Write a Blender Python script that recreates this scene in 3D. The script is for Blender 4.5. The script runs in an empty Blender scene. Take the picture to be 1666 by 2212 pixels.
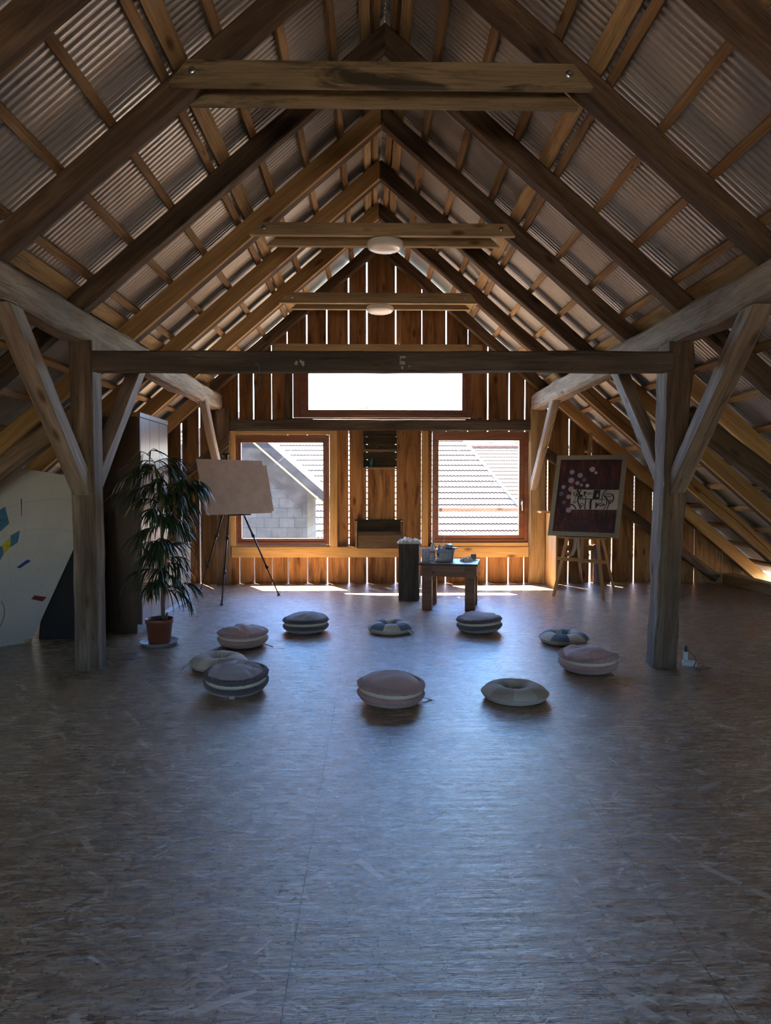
import bpy, math, random
from mathutils import Vector, Matrix, Euler, noise

random.seed(7)
scene = bpy.context.scene
C = scene.collection
PI = math.pi

# ------------------------------------------------------------------ camera
F = 1500.0                       # focal length in pixels of the 1666 x 2212 frame
CAM_H = 1.45
cam_d = bpy.data.cameras.new('camera')
cam = bpy.data.objects.new('camera', cam_d)
C.objects.link(cam)
cam_d.sensor_fit = 'HORIZONTAL'
cam_d.sensor_width = 36.0
cam_d.lens = 36.0 * F / 1666.0
cam_d.clip_start = 0.05
cam_d.clip_end = 300
cam.location = (0, 0, CAM_H)
cam.rotation_euler = (math.radians(90 - 2.14), 0, math.radians(-1.07))
scene.camera = cam
CR = Euler(cam.rotation_euler).to_matrix()
CO = Vector((0, 0, CAM_H))

def ray(px, py):
    return CR @ Vector(((px - 833) / F, (1106 - py) / F, -1))

def P(px, py, Y):
    "world point seen at a pixel, on the plane at distance Y down the room"
    d = ray(px, py)
    return CO + d * (Y / d.y)

def FL(px, py, z=0.0):
    "world point seen at a pixel, on a level plane"
    d = ray(px, py)
    return CO + d * ((z - CAM_H) / d.z)

# ------------------------------------------------------------------ materials
def new_mat(name):
    m = bpy.data.materials.new(name)
    m.use_nodes = True
    nt = m.node_tree
    b = nt.nodes['Principled BSDF']
    return m, nt, b

def N(nt, t, **kw):
    n = nt.nodes.new(t)
    for k, v in kw.items():
        if k in n.inputs:
            n.inputs[k].default_value = v
        else:
            setattr(n, k, v)
    return n

def L(nt, a, b):
    nt.links.new(a, b)

def ramp(nt, fac, stops):
    r = nt.nodes.new('ShaderNodeValToRGB')
    els = r.color_ramp.elements
    while len(els) < len(stops):
        els.new(0.5)
    for e, (p, c) in zip(els, stops):
        e.position = p
        e.color = (*c, 1) if len(c) == 3 else c
    L(nt, fac, r.inputs[0])
    return r.outputs[0]

def mixc(nt, fac, a, b, mode='MIX'):
    m = nt.nodes.new('ShaderNodeMix')
    m.data_type = 'RGBA'
    m.blend_type = mode
    for s, v in ((m.inputs[0], fac), (m.inputs[6], a), (m.inputs[7], b)):
        if hasattr(v, 'links'):
            L(nt, v, s)
        elif isinstance(v, (int, float)):
            s.default_value = v
        else:
            s.default_value = (*v, 1)
    return m.outputs[2]

def math_(nt, op, a, b=None, clamp=False):
    m = nt.nodes.new('ShaderNodeMath')
    m.operation = op
    m.use_clamp = clamp
    for s, v in zip(m.inputs, (a, b)):
        if v is None:
            continue
        if hasattr(v, 'links'):
            L(nt, v, s)
        else:
            s.default_value = v
    return m.outputs[0]

def wood(name, dark, mid, light, rough=0.75, bump=0.35, axis='X', stain=0.0, stain_c=(0.02, 0.017, 0.012),
         grain=1.0, island=False, knots=True, spec=0.3, stain_scale=2.2, cracks=True, stain_lo=0.55):
    m, nt, b = new_mat(name)
    tc = N(nt, 'ShaderNodeTexCoord')
    if island:
        rnd = N(nt, 'ShaderNodeNewGeometry').outputs['Random Per Island']
    else:
        rnd = N(nt, 'ShaderNodeObjectInfo').outputs['Random']
    off = math_(nt, 'MULTIPLY', rnd, 37.0)
    va = N(nt, 'ShaderNodeVectorMath', operation='ADD')
    L(nt, tc.outputs['Object'], va.inputs[0])
    L(nt, off, va.inputs[1])
    vec = va.outputs[0]

    def mp(s_long, s_cross):
        mm = N(nt, 'ShaderNodeMapping')
        i = 'XYZ'.index(axis)
        s = [s_cross] * 3
        s[i] = s_long
        mm.inputs['Scale'].default_value = s
        L(nt, vec, mm.inputs[0])
        return mm.outputs[0]
    n1 = N(nt, 'ShaderNodeTexNoise', Scale=1.0, Detail=7.0, Roughness=0.62, Distortion=0.6)
    L(nt, mp(0.8 * grain, 9 * grain), n1.inputs['Vector'])
    n2 = N(nt, 'ShaderNodeTexNoise', Scale=1.0, Detail=4.0, Roughness=0.6, Distortion=0.2)
    L(nt, mp(3.0 * grain, 95 * grain), n2.inputs['Vector'])
    base = ramp(nt, n1.outputs[0], [(0.28, dark), (0.5, mid), (0.72, light)])
    g = ramp(nt, n2.outputs[0], [(0.3, (0.62, 0.62, 0.62)), (0.62, (1.12, 1.12, 1.12))])
    col = mixc(nt, 0.75, base, g, 'MULTIPLY')
    h = math_(nt, 'ADD', n1.outputs[0], math_(nt, 'MULTIPLY', n2.outputs[0], 0.7))
    if cracks:
        n3 = N(nt, 'ShaderNodeTexNoise', Scale=1.0, Detail=2.0, Roughness=0.4, Distortion=0.1)
        L(nt, mp(0.7, 26), n3.inputs['Vector'])
        crack = ramp(nt, n3.outputs[0], [(0.485, (1, 1, 1)), (0.5, (0.3, 0.28, 0.26)), (0.515, (1, 1, 1))])
        n3b = N(nt, 'ShaderNodeTexNoise', Scale=1.0, Detail=1.0)
        L(nt, mp(1.1, 5), n3b.inputs['Vector'])
        cm = ramp(nt, n3b.outputs[0], [(0.5, (0, 0, 0)), (0.6, (1, 1, 1))])
        col = mixc(nt, cm, col, mixc(nt, 1.0, col, crack, 'MULTIPLY'))
    if knots:
        v = N(nt, 'ShaderNodeTexVoronoi', Scale=1.0, Randomness=1.0)
        L(nt, mp(1.7, 4.6), v.inputs['Vector'])
        kn = ramp(nt, v.outputs['Distance'], [(0.05, (0.25, 0.2, 0.16)), (0.09, (0.55, 0.48, 0.42)), (0.15, (1, 1, 1))])
        col = mixc(nt, 0.9, col, kn, 'MULTIPLY')
    if stain:
        n4 = N(nt, 'ShaderNodeTexNoise', Scale=1.0, Detail=5.0, Roughness=0.65, Distortion=0.8)
        L(nt, mp(stain_scale * 0.45, stain_scale * 2.5), n4.inputs['Vector'])
        sf = ramp(nt, n4.outputs[0], [(stain_lo, (0, 0, 0)), (stain_lo + 0.14, (stain,) * 3)])
        col = mixc(nt, sf, col, stain_c)
    # piece to piece variation
    hv = N(nt, 'ShaderNodeHueSaturation', Saturation=1.0)
    L(nt, math_(nt, 'ADD', math_(nt, 'MULTIPLY', rnd, 0.36), 0.82), hv.inputs['Value'])
    L(nt, col, hv.inputs['Color'])
    L(nt, hv.outputs[0], b.inputs['Base Color'])
    b.inputs['Roughness'].default_value = rough
    b.inputs['Specular IOR Level'].default_value = spec
    bp = N(nt, 'ShaderNodeBump', Strength=bump, Distance=0.012)
    L(nt, h, bp.inputs['Height'])
    L(nt, bp.outputs[0], b.inputs['Normal'])
    return m

def plain(name, c, rough=0.6, metal=0.0, spec=0.5, noise_s=None, noise_amt=0.25, bump=0.0, bump_s=60, trans=0.0, sheen=0.0):
    m, nt, b = new_mat(name)
    b.inputs['Base Color'].default_value = (*c, 1)
    b.inputs['Roughness'].default_value = rough
    b.inputs['Metallic'].default_value = metal
    b.inputs['Specular IOR Level'].default_value = spec
    if sheen:
        b.inputs['Sheen Weight'].default_value = sheen
    tc = N(nt, 'ShaderNodeTexCoord')
    if noise_s:
        n = N(nt, 'ShaderNodeTexNoise', Scale=noise_s, Detail=5.0, Roughness=0.6)
        L(nt, tc.outputs['Object'], n.inputs['Vector'])
        r = ramp(nt, n.outputs[0], [(0.3, tuple(x * (1 - noise_amt) for x in c)), (0.7, tuple(min(1, x * (1 + noise_amt)) for x in c))])
        L(nt, r, b.inputs['Base Color'])
    if bump:
        n = N(nt, 'ShaderNodeTexNoise', Scale=bump_s, Detail=4.0, Roughness=0.6)
        L(nt, tc.outputs['Object'], n.inputs['Vector'])
        bp = N(nt, 'ShaderNodeBump', Strength=bump, Distance=0.01)
        L(nt, n.outputs[0], bp.inputs['Height'])
        L(nt, bp.outputs[0], b.inputs['Normal'])
    if trans:
        b.inputs['Transmission Weight'].default_value = trans
    return m

M = {}
M['old'] = wood('old dark timber', (0.035, 0.021, 0.013), (0.098, 0.061, 0.036), (0.215, 0.145, 0.093), stain=0.4, stain_c=(0.016, 0.009, 0.007), bump=0.6)
M['hewn'] = wood('hewn pale timber', (0.10, 0.075, 0.055), (0.27, 0.21, 0.165), (0.44, 0.37, 0.31), bump=0.9, stain=0.35, stain_c=(0.06, 0.04, 0.03), stain_scale=3.5)
M['post'] = wood('weathered post timber', (0.055, 0.035, 0.024), (0.145, 0.099, 0.068), (0.30, 0.225, 0.175), bump=0.8, stain=0.3, stain_c=(0.05, 0.032, 0.02))
M['brace'] = wood('brace timber', (0.11, 0.082, 0.063), (0.235, 0.182, 0.145), (0.36, 0.30, 0.255), bump=0.35, stain=0.15)
M['tie'] = wood('tie beam timber', (0.035, 0.027, 0.022), (0.085, 0.066, 0.052), (0.15, 0.118, 0.095), bump=0.5, stain=0.4)
M['new'] = wood('new pine timber', (0.31, 0.172, 0.064), (0.43, 0.255, 0.105), (0.54, 0.335, 0.15), bump=0.12, cracks=False)
M['collar'] = wood('mouldy collar timber', (0.20, 0.145, 0.08), (0.32, 0.24, 0.135), (0.43, 0.335, 0.195), bump=0.2, stain=0.85, stain_c=(0.02, 0.018, 0.014), cracks=False, stain_scale=3.2, stain_lo=0.5)
M['collar_clean'] = wood('collar timber', (0.23, 0.16, 0.085), (0.34, 0.245, 0.135), (0.44, 0.33, 0.19), bump=0.15, cracks=False)
M['batten'] = wood('batten timber', (0.18, 0.10, 0.046), (0.34, 0.205, 0.10), (0.50, 0.325, 0.175), bump=0.35)
M['plank'] = wood('wide roof plank', (0.30, 0.19, 0.09), (0.46, 0.31, 0.155), (0.58, 0.42, 0.23), bump=0.25, stain=0.45, stain_c=(0.07, 0.05, 0.03))
M['boards'] = wood('gable boards', (0.13, 0.056, 0.02), (0.31, 0.148, 0.056), (0.45, 0.24, 0.098), bump=0.35, axis='Z', island=True, stain=0.9, stain_c=(0.05, 0.02, 0.009), stain_scale=2.6)
M['frame'] = wood('stained window frame', (0.13, 0.045, 0.02), (0.20, 0.072, 0.032), (0.26, 0.10, 0.045), rough=0.4, bump=0.08, cracks=False, knots=False, spec=0.5)
M['casing'] = wood('window casing pine', (0.45, 0.26, 0.10), (0.58, 0.36, 0.15), (0.66, 0.44, 0.21), bump=0.1, cracks=False)
M['crate'] = wood('crate wood', (0.035, 0.022, 0.014), (0.085, 0.055, 0.035), (0.16, 0.11, 0.07), bump=0.4, stain=0.3)
M['crate_edge'] = wood('crate edge wood', (0.11, 0.075, 0.045), (0.19, 0.135, 0.085), (0.28, 0.2, 0.13), bump=0.3)
M['table'] = wood('reddish table wood', (0.10, 0.036, 0.016), (0.19, 0.072, 0.032), (0.27, 0.115, 0.054), rough=0.5, bump=0.2, spec=0.4, cracks=False)
M['table_top'] = wood('dark table top', (0.05, 0.028, 0.02), (0.09, 0.05, 0.035), (0.13, 0.08, 0.06), rough=0.5, bump=0.1, spec=0.3, cracks=False)
M['stump'] = wood('grey block wood', (0.03, 0.022, 0.015), (0.08, 0.06, 0.042), (0.15, 0.118, 0.088), bump=0.7, axis='Z', grain=1.4)
M['easel'] = wood('beech easel wood', (0.30, 0.155, 0.06), (0.42, 0.225, 0.09), (0.52, 0.30, 0.135), bump=0.08, cracks=False, knots=False)
M['ply'] = wood('plywood panel', (0.42, 0.25, 0.10), (0.52, 0.33, 0.14), (0.60, 0.40, 0.19), bump=0.05, cracks=False, knots=False, axis='Z', grain=0.6)
M['veneer'] = wood('cabinet veneer', (0.19, 0.115, 0.075), (0.22, 0.135, 0.09), (0.25, 0.155, 0.105), rough=0.3, bump=0.02, cracks=False, knots=False, axis='Z', spec=0.4, grain=0.7)
M['veneer_dark'] = wood('cabinet dark front', (0.045, 0.026, 0.016), (0.065, 0.038, 0.024), (0.09, 0.054, 0.034), rough=0.35, bump=0.02, cracks=False, knots=False, axis='Z', spec=0.4, grain=0.7)
M['chest'] = wood('sideboard veneer', (0.30, 0.22, 0.15), (0.38, 0.29, 0.20), (0.45, 0.35, 0.25), rough=0.3, bump=0.02, cracks=False, knots=False, axis='Z', spec=0.6)
M['plinth'] = plain('pale plinth', (0.5, 0.5, 0.52), 0.3)
M['dark'] = plain('black plastic', (0.012, 0.012, 0.013), 0.45)
M['black_metal'] = plain('black tripod metal', (0.015, 0.015, 0.017), 0.35, metal=0.3)
M['steel'] = plain('zinc steel', (0.55, 0.56, 0.58), 0.3, metal=1.0)
M['card'] = plain('brown board', (0.43, 0.305, 0.22), 0.65, noise_s=9, noise_amt=0.12)
M['white_board'] = None
M['lamp'] = plain('white lamp plastic', (0.82, 0.8, 0.76), 0.25)
M['pot'] = plain('terracotta plastic', (0.20, 0.055, 0.03), 0.42)
M['saucer'] = plain('grey saucer plastic', (0.42, 0.42, 0.42), 0.4)
M['soil'] = plain('potting soil', (0.025, 0.016, 0.011), 0.95, noise_s=50, noise_amt=0.6, bump=0.8, bump_s=90)
M['leaf'] = plain('narrow green leaves', (0.016, 0.034, 0.011), 0.38, noise_s=7, noise_amt=0.45)
M['stem'] = plain('plant stem bark', (0.16, 0.115, 0.075), 0.8, noise_s=30, noise_amt=0.3)
M['pipe'] = plain('cream pipe plastic', (0.55, 0.5, 0.42), 0.4)
M['cream'] = plain('cream cotton', (0.68, 0.58, 0.41), 0.9, bump=0.15, bump_s=400)
M['donut_white'] = plain('off white cotton', (0.64, 0.56, 0.45), 0.9, noise_s=9, noise_amt=0.05, bump=0.12, bump_s=300)
M['donut_beige'] = plain('beige cotton', (0.53, 0.45, 0.34), 0.9, noise_s=9, noise_amt=0.05, bump=0.12, bump_s=300)
M['donut_tan'] = plain('tan cotton', (0.42, 0.34, 0.245), 0.9, noise_s=9, noise_amt=0.05, bump=0.12, bump_s=300)
M['donut_blue'] = plain('grey blue cotton', (0.16, 0.20, 0.235), 0.9, noise_s=9, noise_amt=0.05, bump=0.12, bump_s=300)
M['pink'] = plain('dusty pink cotton', (0.56, 0.35, 0.29), 0.85, noise_s=8, noise_amt=0.05, bump=0.12, bump_s=260, sheen=0.2)
M['pink_fur'] = plain('pink plush', (0.47, 0.26, 0.21), 1.0, noise_s=60, noise_amt=0.15, bump=1.0, bump_s=170, sheen=0.5)
M['pink_dark'] = plain('pink plush underside', (0.47, 0.26, 0.215), 1.0, noise_s=40, noise_amt=0.1, bump=0.5, bump_s=170, sheen=0.3)
M['lilac'] = plain('grey lilac cotton', (0.42, 0.355, 0.335), 0.85, noise_s=8, noise_amt=0.05, bump=0.12, bump_s=260, sheen=0.2)
M['lilac_fur'] = plain('dark lilac plush', (0.12, 0.085, 0.09), 1.0, noise_s=60, noise_amt=0.15, bump=1.0, bump_s=170, sheen=0.3)
M['tag'] = plain('white cloth tag', (0.6, 0.57, 0.5), 0.9)
M['rag'] = plain('pale cloth rag', (0.62, 0.58, 0.52), 0.95, noise_s=14, noise_amt=0.18, bump=0.3, bump_s=120)
M['cup'] = plain('milky plastic', (0.78, 0.74, 0.78), 0.35, trans=0.45)
M['tub'] = plain('clear pale tub plastic', (0.62, 0.64, 0.72), 0.3, trans=0.35)
M['label_grey'] = plain('grey paper label', (0.42, 0.40, 0.40), 0.7, noise_s=40, noise_amt=0.3)
M['label_red'] = plain('red ink', (0.35, 0.05, 0.04), 0.6)
M['label_blue'] = plain('blue ink', (0.06, 0.12, 0.38), 0.6)
M['glue'] = plain('glue bottle plastic', (0.58, 0.52, 0.47), 0.4)
M['tube_metal'] = plain('paint tube metal', (0.5, 0.49, 0.47), 0.4, metal=0.5)
M['green_stick'] = plain('green brush handle', (0.06, 0.09, 0.07), 0.4)
M['paper'] = plain('white paper', (0.75, 0.72, 0.66), 0.8)
M['grey_box'] = plain('grey card', (0.17, 0.16, 0.155), 0.7)
M['green_glass'] = plain('green jar', (0.04, 0.10, 0.085), 0.25, noise_s=18, noise_amt=0.4)
M['twig'] = plain('pale sticks', (0.5, 0.42, 0.3), 0.7)
M['orange'] = plain('orange plastic', (0.6, 0.14, 0.05), 0.4)
M['pale_blue'] = plain('pale blue plastic', (0.35, 0.45, 0.55), 0.4)
M['cord_red'] = plain('rust red cable', (0.22, 0.06, 0.03), 0.5)
M['cord_white'] = plain('white cable', (0.6, 0.58, 0.54), 0.5)
M['rope'] = plain('teal rope', (0.10, 0.17, 0.18), 0.9)
M['white_plastic'] = plain('white socket plastic', (0.62, 0.6, 0.56), 0.4)

def mat_metal_roof():
    m, nt, b = new_mat('corrugated sheet metal')
    tc = N(nt, 'ShaderNodeTexCoord')
    n = N(nt, 'ShaderNodeTexNoise', Scale=0.9, Detail=4.0, Roughness=0.6)
    L(nt, tc.outputs['Object'], n.inputs['Vector'])
    L(nt, ramp(nt, n.outputs[0], [(0.3, (0.42, 0.385, 0.35)), (0.7, (0.53, 0.49, 0.45))]), b.inputs['Base Color'])
    b.inputs['Metallic'].default_value = 0.45
    L(nt, ramp(nt, n.outputs[0], [(0.3, (0.34,) * 3), (0.7, (0.44,) * 3)]), b.inputs['Roughness'])
    return m
M['roof'] = mat_metal_roof()

def mat_osb():
    m, nt, b = new_mat('varnished strand board floor')
    tc = N(nt, 'ShaderNodeTexCoord')
    obj = tc.outputs['Object']
    base_n = N(nt, 'ShaderNodeTexNoise', Scale=1.0, Detail=7.0, Roughness=0.68, Distortion=0.6)
    mp = N(nt, 'ShaderNodeMapping')
    mp.inputs['Scale'].default_value = (3.2, 30, 1)
    L(nt, obj, mp.inputs[0])
    L(nt, mp.outputs[0], base_n.inputs['Vector'])
    col = ramp(nt, base_n.outputs[0], [(0.3, (0.13, 0.065, 0.028)), (0.5, (0.36, 0.22, 0.11)), (0.7, (0.54, 0.37, 0.215))])
    hgt = math_(nt, 'MULTIPLY', base_n.outputs[0], 1.1)
    fine = N(nt, 'ShaderNodeTexNoise', Scale=1.0, Detail=4.0, Roughness=0.6, Distortion=0.4)
    mpf = N(nt, 'ShaderNodeMapping')
    mpf.inputs['Scale'].default_value = (16, 170, 1)
    mpf.inputs['Rotation'].default_value = (0, 0, math.radians(4))
    L(nt, obj, mpf.inputs[0])
    L(nt, mpf.outputs[0], fine.inputs['Vector'])
    hgt = math_(nt, 'ADD', hgt, math_(nt, 'MULTIPLY', fine.outputs[0], 0.55))
    layers = [(3, 4.6, 62, 0.25, 0.35), (-9, 5.5, 78, 0.35, 0.35), (13, 5.0, 66, 0.45, 0.35), (-24, 6.0, 58, 0.52, 0.5),
              (34, 6.5, 56, 0.66, 0.55), (-50, 8, 46, 0.80, 0.6), (78, 9, 46, 0.86, 0.6), (-4, 9, 120, 0.45, 0.3), (55, 5.0, 27, 0.978, 0.5), (-30, 4.5, 25, 0.978, 0.5)]
    for k, (ang, sl, sc, th, amt) in enumerate(layers):
        rot = N(nt, 'ShaderNodeMapping')
        rot.inputs['Rotation'].default_value = (0, 0, math.radians(ang))
        L(nt, obj, rot.inputs[0])
        scl = N(nt, 'ShaderNodeMapping')
        scl.inputs['Scale'].default_value = (sl, sc, 1)
        scl.inputs['Location'].default_value = (k * 3.7, k * 1.9, 0)
        L(nt, rot.outputs[0], scl.inputs[0])
        v = N(nt, 'ShaderNodeTexVoronoi', Scale=1.0, Randomness=1.0)
        v.voronoi_dimensions = '2D'
        v.distance = 'CHEBYCHEV'
        L(nt, scl.outputs[0], v.inputs['Vector'])
        sep = N(nt, 'ShaderNodeSeparateColor')
        L(nt, v.outputs['Color'], sep.inputs[0])
        mask = math_(nt, 'GREATER_THAN', sep.outputs[0], th)
        edge = math_(nt, 'LESS_THAN', v.outputs['Distance'], 0.40 if k >= 3 else 0.55)
        mask = math_(nt, 'MULTIPLY', mask, edge)
        if k >= 8:
            fl = ramp(nt, sep.outputs[1], [(0.0, (0.42, 0.29, 0.17)), (1.0, (0.68, 0.54, 0.38))])
        else:
            fl = ramp(nt, sep.outputs[1], [(0.0, (0.14, 0.068, 0.03)), (0.3, (0.32, 0.19, 0.093)), (0.8, (0.50, 0.335, 0.19)), (0.93, (0.61, 0.45, 0.29)), (1.0, (0.72, 0.60, 0.44))])
        col = mixc(nt, math_(nt, 'MULTIPLY', mask, 0.78), col, fl)
        if k < 8:
            lim = 0.40 if k >= 3 else 0.55
            rim = math_(nt, 'MULTIPLY', mask, math_(nt, 'GREATER_THAN', v.outputs['Distance'], lim - 0.055))
            col = mixc(nt, math_(nt, 'MULTIPLY', rim, 0.6), col, (0.05, 0.022, 0.01))
            hgt = math_(nt, 'SUBTRACT', hgt, math_(nt, 'MULTIPLY', rim, 0.4))
        hgt = math_(nt, 'ADD', hgt, math_(nt, 'MULTIPLY', math_(nt, 'MULTIPLY', mask, sep.outputs[2]), amt))
    # seams between the boards
    rot = N(nt, 'ShaderNodeMapping')
    rot.inputs['Rotation'].default_value = (0, 0, math.radians(90))
    rot.inputs['Location'].default_value = (0.8, 0.25, 0)
    L(nt, obj, rot.inputs[0])
    br = N(nt, 'ShaderNodeTexBrick')
    br.offset = 0.5
    for k_, v_ in (('Scale', 1.0), ('Mortar Size', 0.0016), ('Mortar Smooth', 0.2), ('Brick Width', 2.5), ('Row Height', 1.25)):
        br.inputs[k_].default_value = v_
    L(nt, rot.outputs[0], br.inputs['Vector'])
    col = mixc(nt, br.outputs['Fac'], col, (0.03, 0.016, 0.008))
    hgt = math_(nt, 'SUBTRACT', hgt, math_(nt, 'MULTIPLY', br.outputs['Fac'], 1.5))
    L(nt, col, b.inputs['Base Color'])
    rn = N(nt, 'ShaderNodeTexNoise', Scale=2.0, Detail=5.0, Roughness=0.7)
    L(nt, mp.outputs[0], rn.inputs['Vector'])
    L(nt, ramp(nt, rn.outputs[0], [(0.3, (0.17,) * 3), (0.7, (0.34,) * 3)]), b.inputs['Roughness'])
    b.inputs['Specular IOR Level'].default_value = 0.6
    b.inputs['Coat Weight'].default_value = 0.55
    b.inputs['Coat Roughness'].default_value = 0.2
    wav = N(nt, 'ShaderNodeTexNoise', Scale=1.0, Detail=2.0, Roughness=0.5)
    mpw = N(nt, 'ShaderNodeMapping')
    mpw.inputs['Scale'].default_value = (1.1, 5.5, 1)
    L(nt, obj, mpw.inputs[0])
    L(nt, mpw.outputs[0], wav.inputs['Vector'])
    hgt = math_(nt, 'ADD', hgt, math_(nt, 'MULTIPLY', wav.outputs[0], 1.6))
    bp = N(nt, 'ShaderNodeBump', Strength=0.95, Distance=0.006)
    L(nt, hgt, bp.inputs['Height'])
    L(nt, bp.outputs[0], b.inputs['Normal'])
    L(nt, bp.outputs[0], b.inputs['Coat Normal'])
    return m
M['osb'] = mat_osb()

def mat_glass(name, dust=0.0):
    m = bpy.data.materials.new(name)
    m.use_nodes = True
    nt = m.node_tree
    nt.nodes.clear()
    out = N(nt, 'ShaderNodeOutputMaterial')
    tr = N(nt, 'ShaderNodeBsdfTransparent')
    gl = N(nt, 'ShaderNodeBsdfGlossy', Roughness=0.02)
    lw = N(nt, 'ShaderNodeLayerWeight', Blend=0.5)
    mx = N(nt, 'ShaderNodeMixShader')
    fac = math_(nt, 'ADD', math_(nt, 'MULTIPLY', math_(nt, 'POWER', lw.outputs['Facing'], 5.0), 0.6), 0.035)
    L(nt, fac, mx.inputs[0])
    L(nt, tr.outputs[0], mx.inputs[1])
    L(nt, gl.outputs[0], mx.inputs[2])
    res = mx.outputs[0]
    if dust:
        tc = N(nt, 'ShaderNodeTexCoord')
        n = N(nt, 'ShaderNodeTexNoise', Scale=3.0, Detail=8.0, Roughness=0.75, Distortion=0.4)
        L(nt, tc.outputs['Object'], n.inputs['Vector'])
        f = ramp(nt, n.outputs[0], [(0.4, (dust * 0.25,) * 3), (0.75, (dust,) * 3)])
        d = N(nt, 'ShaderNodeBsdfTranslucent', Color=(0.85, 0.87, 0.9, 1))
        m2 = N(nt, 'ShaderNodeMixShader')
        L(nt, f, m2.inputs[0])
        L(nt, res, m2.inputs[1])
        L(nt, d.outputs[0], m2.inputs[2])
        res = m2.outputs[0]
    L(nt, res, out.inputs[0])
    return m
M['glass'] = mat_glass('window glass', 0.0)
M['glass_dusty'] = mat_glass('dusty window glass', 0.007)

def mat_blocks():
    m, nt, b = new_mat('concrete block wall')
    tc = N(nt, 'ShaderNodeTexCoord')
    mp = N(nt, 'ShaderNodeMapping')
    mp.inputs['Rotation'].default_value = (math.radians(-90), 0, 0)
    L(nt, tc.outputs['Object'], mp.inputs[0])
    br = N(nt, 'ShaderNodeTexBrick')
    for k_, v_ in (('Scale', 1.0), ('Mortar Size', 0.008), ('Brick Width', 0.31), ('Row Height', 0.2), ('Mortar Smooth', 0.3)):
        br.inputs[k_].default_value = v_
    br.inputs['Color1'].default_value = (0.058, 0.060, 0.054, 1)
    br.inputs['Color2'].default_value = (0.042, 0.045, 0.041, 1)
    br.inputs['Mortar'].default_value = (0.016, 0.016, 0.016, 1)
    L(nt, mp.outputs[0], br.inputs['Vector'])
    n = N(nt, 'ShaderNodeTexNoise', Scale=14.0, Detail=8.0, Roughness=0.75)
    L(nt, tc.outputs['Object'], n.inputs['Vector'])
    col = mixc(nt, 0.6, br.outputs['Color'], ramp(nt, n.outputs[0], [(0.3, (0.6,) * 3), (0.7, (1.15,) * 3)]), 'MULTIPLY')
    L(nt, col, b.inputs['Base Color'])
    b.inputs['Roughness'].default_value = 0.95
    return m
M['blocks'] = mat_blocks()
M['tile'] = plain('clay roof tile', (0.056, 0.043, 0.034), 0.8, noise_s=6, noise_amt=0.25)
M['tile_ochre'] = plain('ochre roof tile', (0.046, 0.037, 0.019), 0.85, noise_s=6, noise_amt=0.25)
M['tile_lip_shade'] = plain('tile edge in painted shade', (0.045, 0.018, 0.008), 0.95)  # shade under the tile lips, put into the colour of their front faces
M['ridge_tile'] = plain('red ridge tile', (0.10, 0.04, 0.023), 0.8, noise_s=6, noise_amt=0.2)
M['grass'] = plain('dusty yard ground', (0.21, 0.175, 0.135), 1.0, noise_s=0.6, noise_amt=0.4)
M['tree'] = plain('tree foliage', (0.07, 0.15, 0.03), 0.7, noise_s=3, noise_amt=0.4)
M['bark'] = plain('tree bark', (0.12, 0.09, 0.06), 0.9, noise_s=9, noise_amt=0.3)
M['outdoor_dark'] = plain('dark outdoor boards', (0.020, 0.017, 0.015), 0.9, noise_s=8, noise_amt=0.4)  # very dark base colour for the verge board and cladding
M['plaster'] = plain('pale house render', (0.5, 0.47, 0.42), 0.9, noise_s=2, noise_amt=0.1)
M['lead'] = plain('grey flashing', (0.10, 0.098, 0.095), 0.6)

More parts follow.
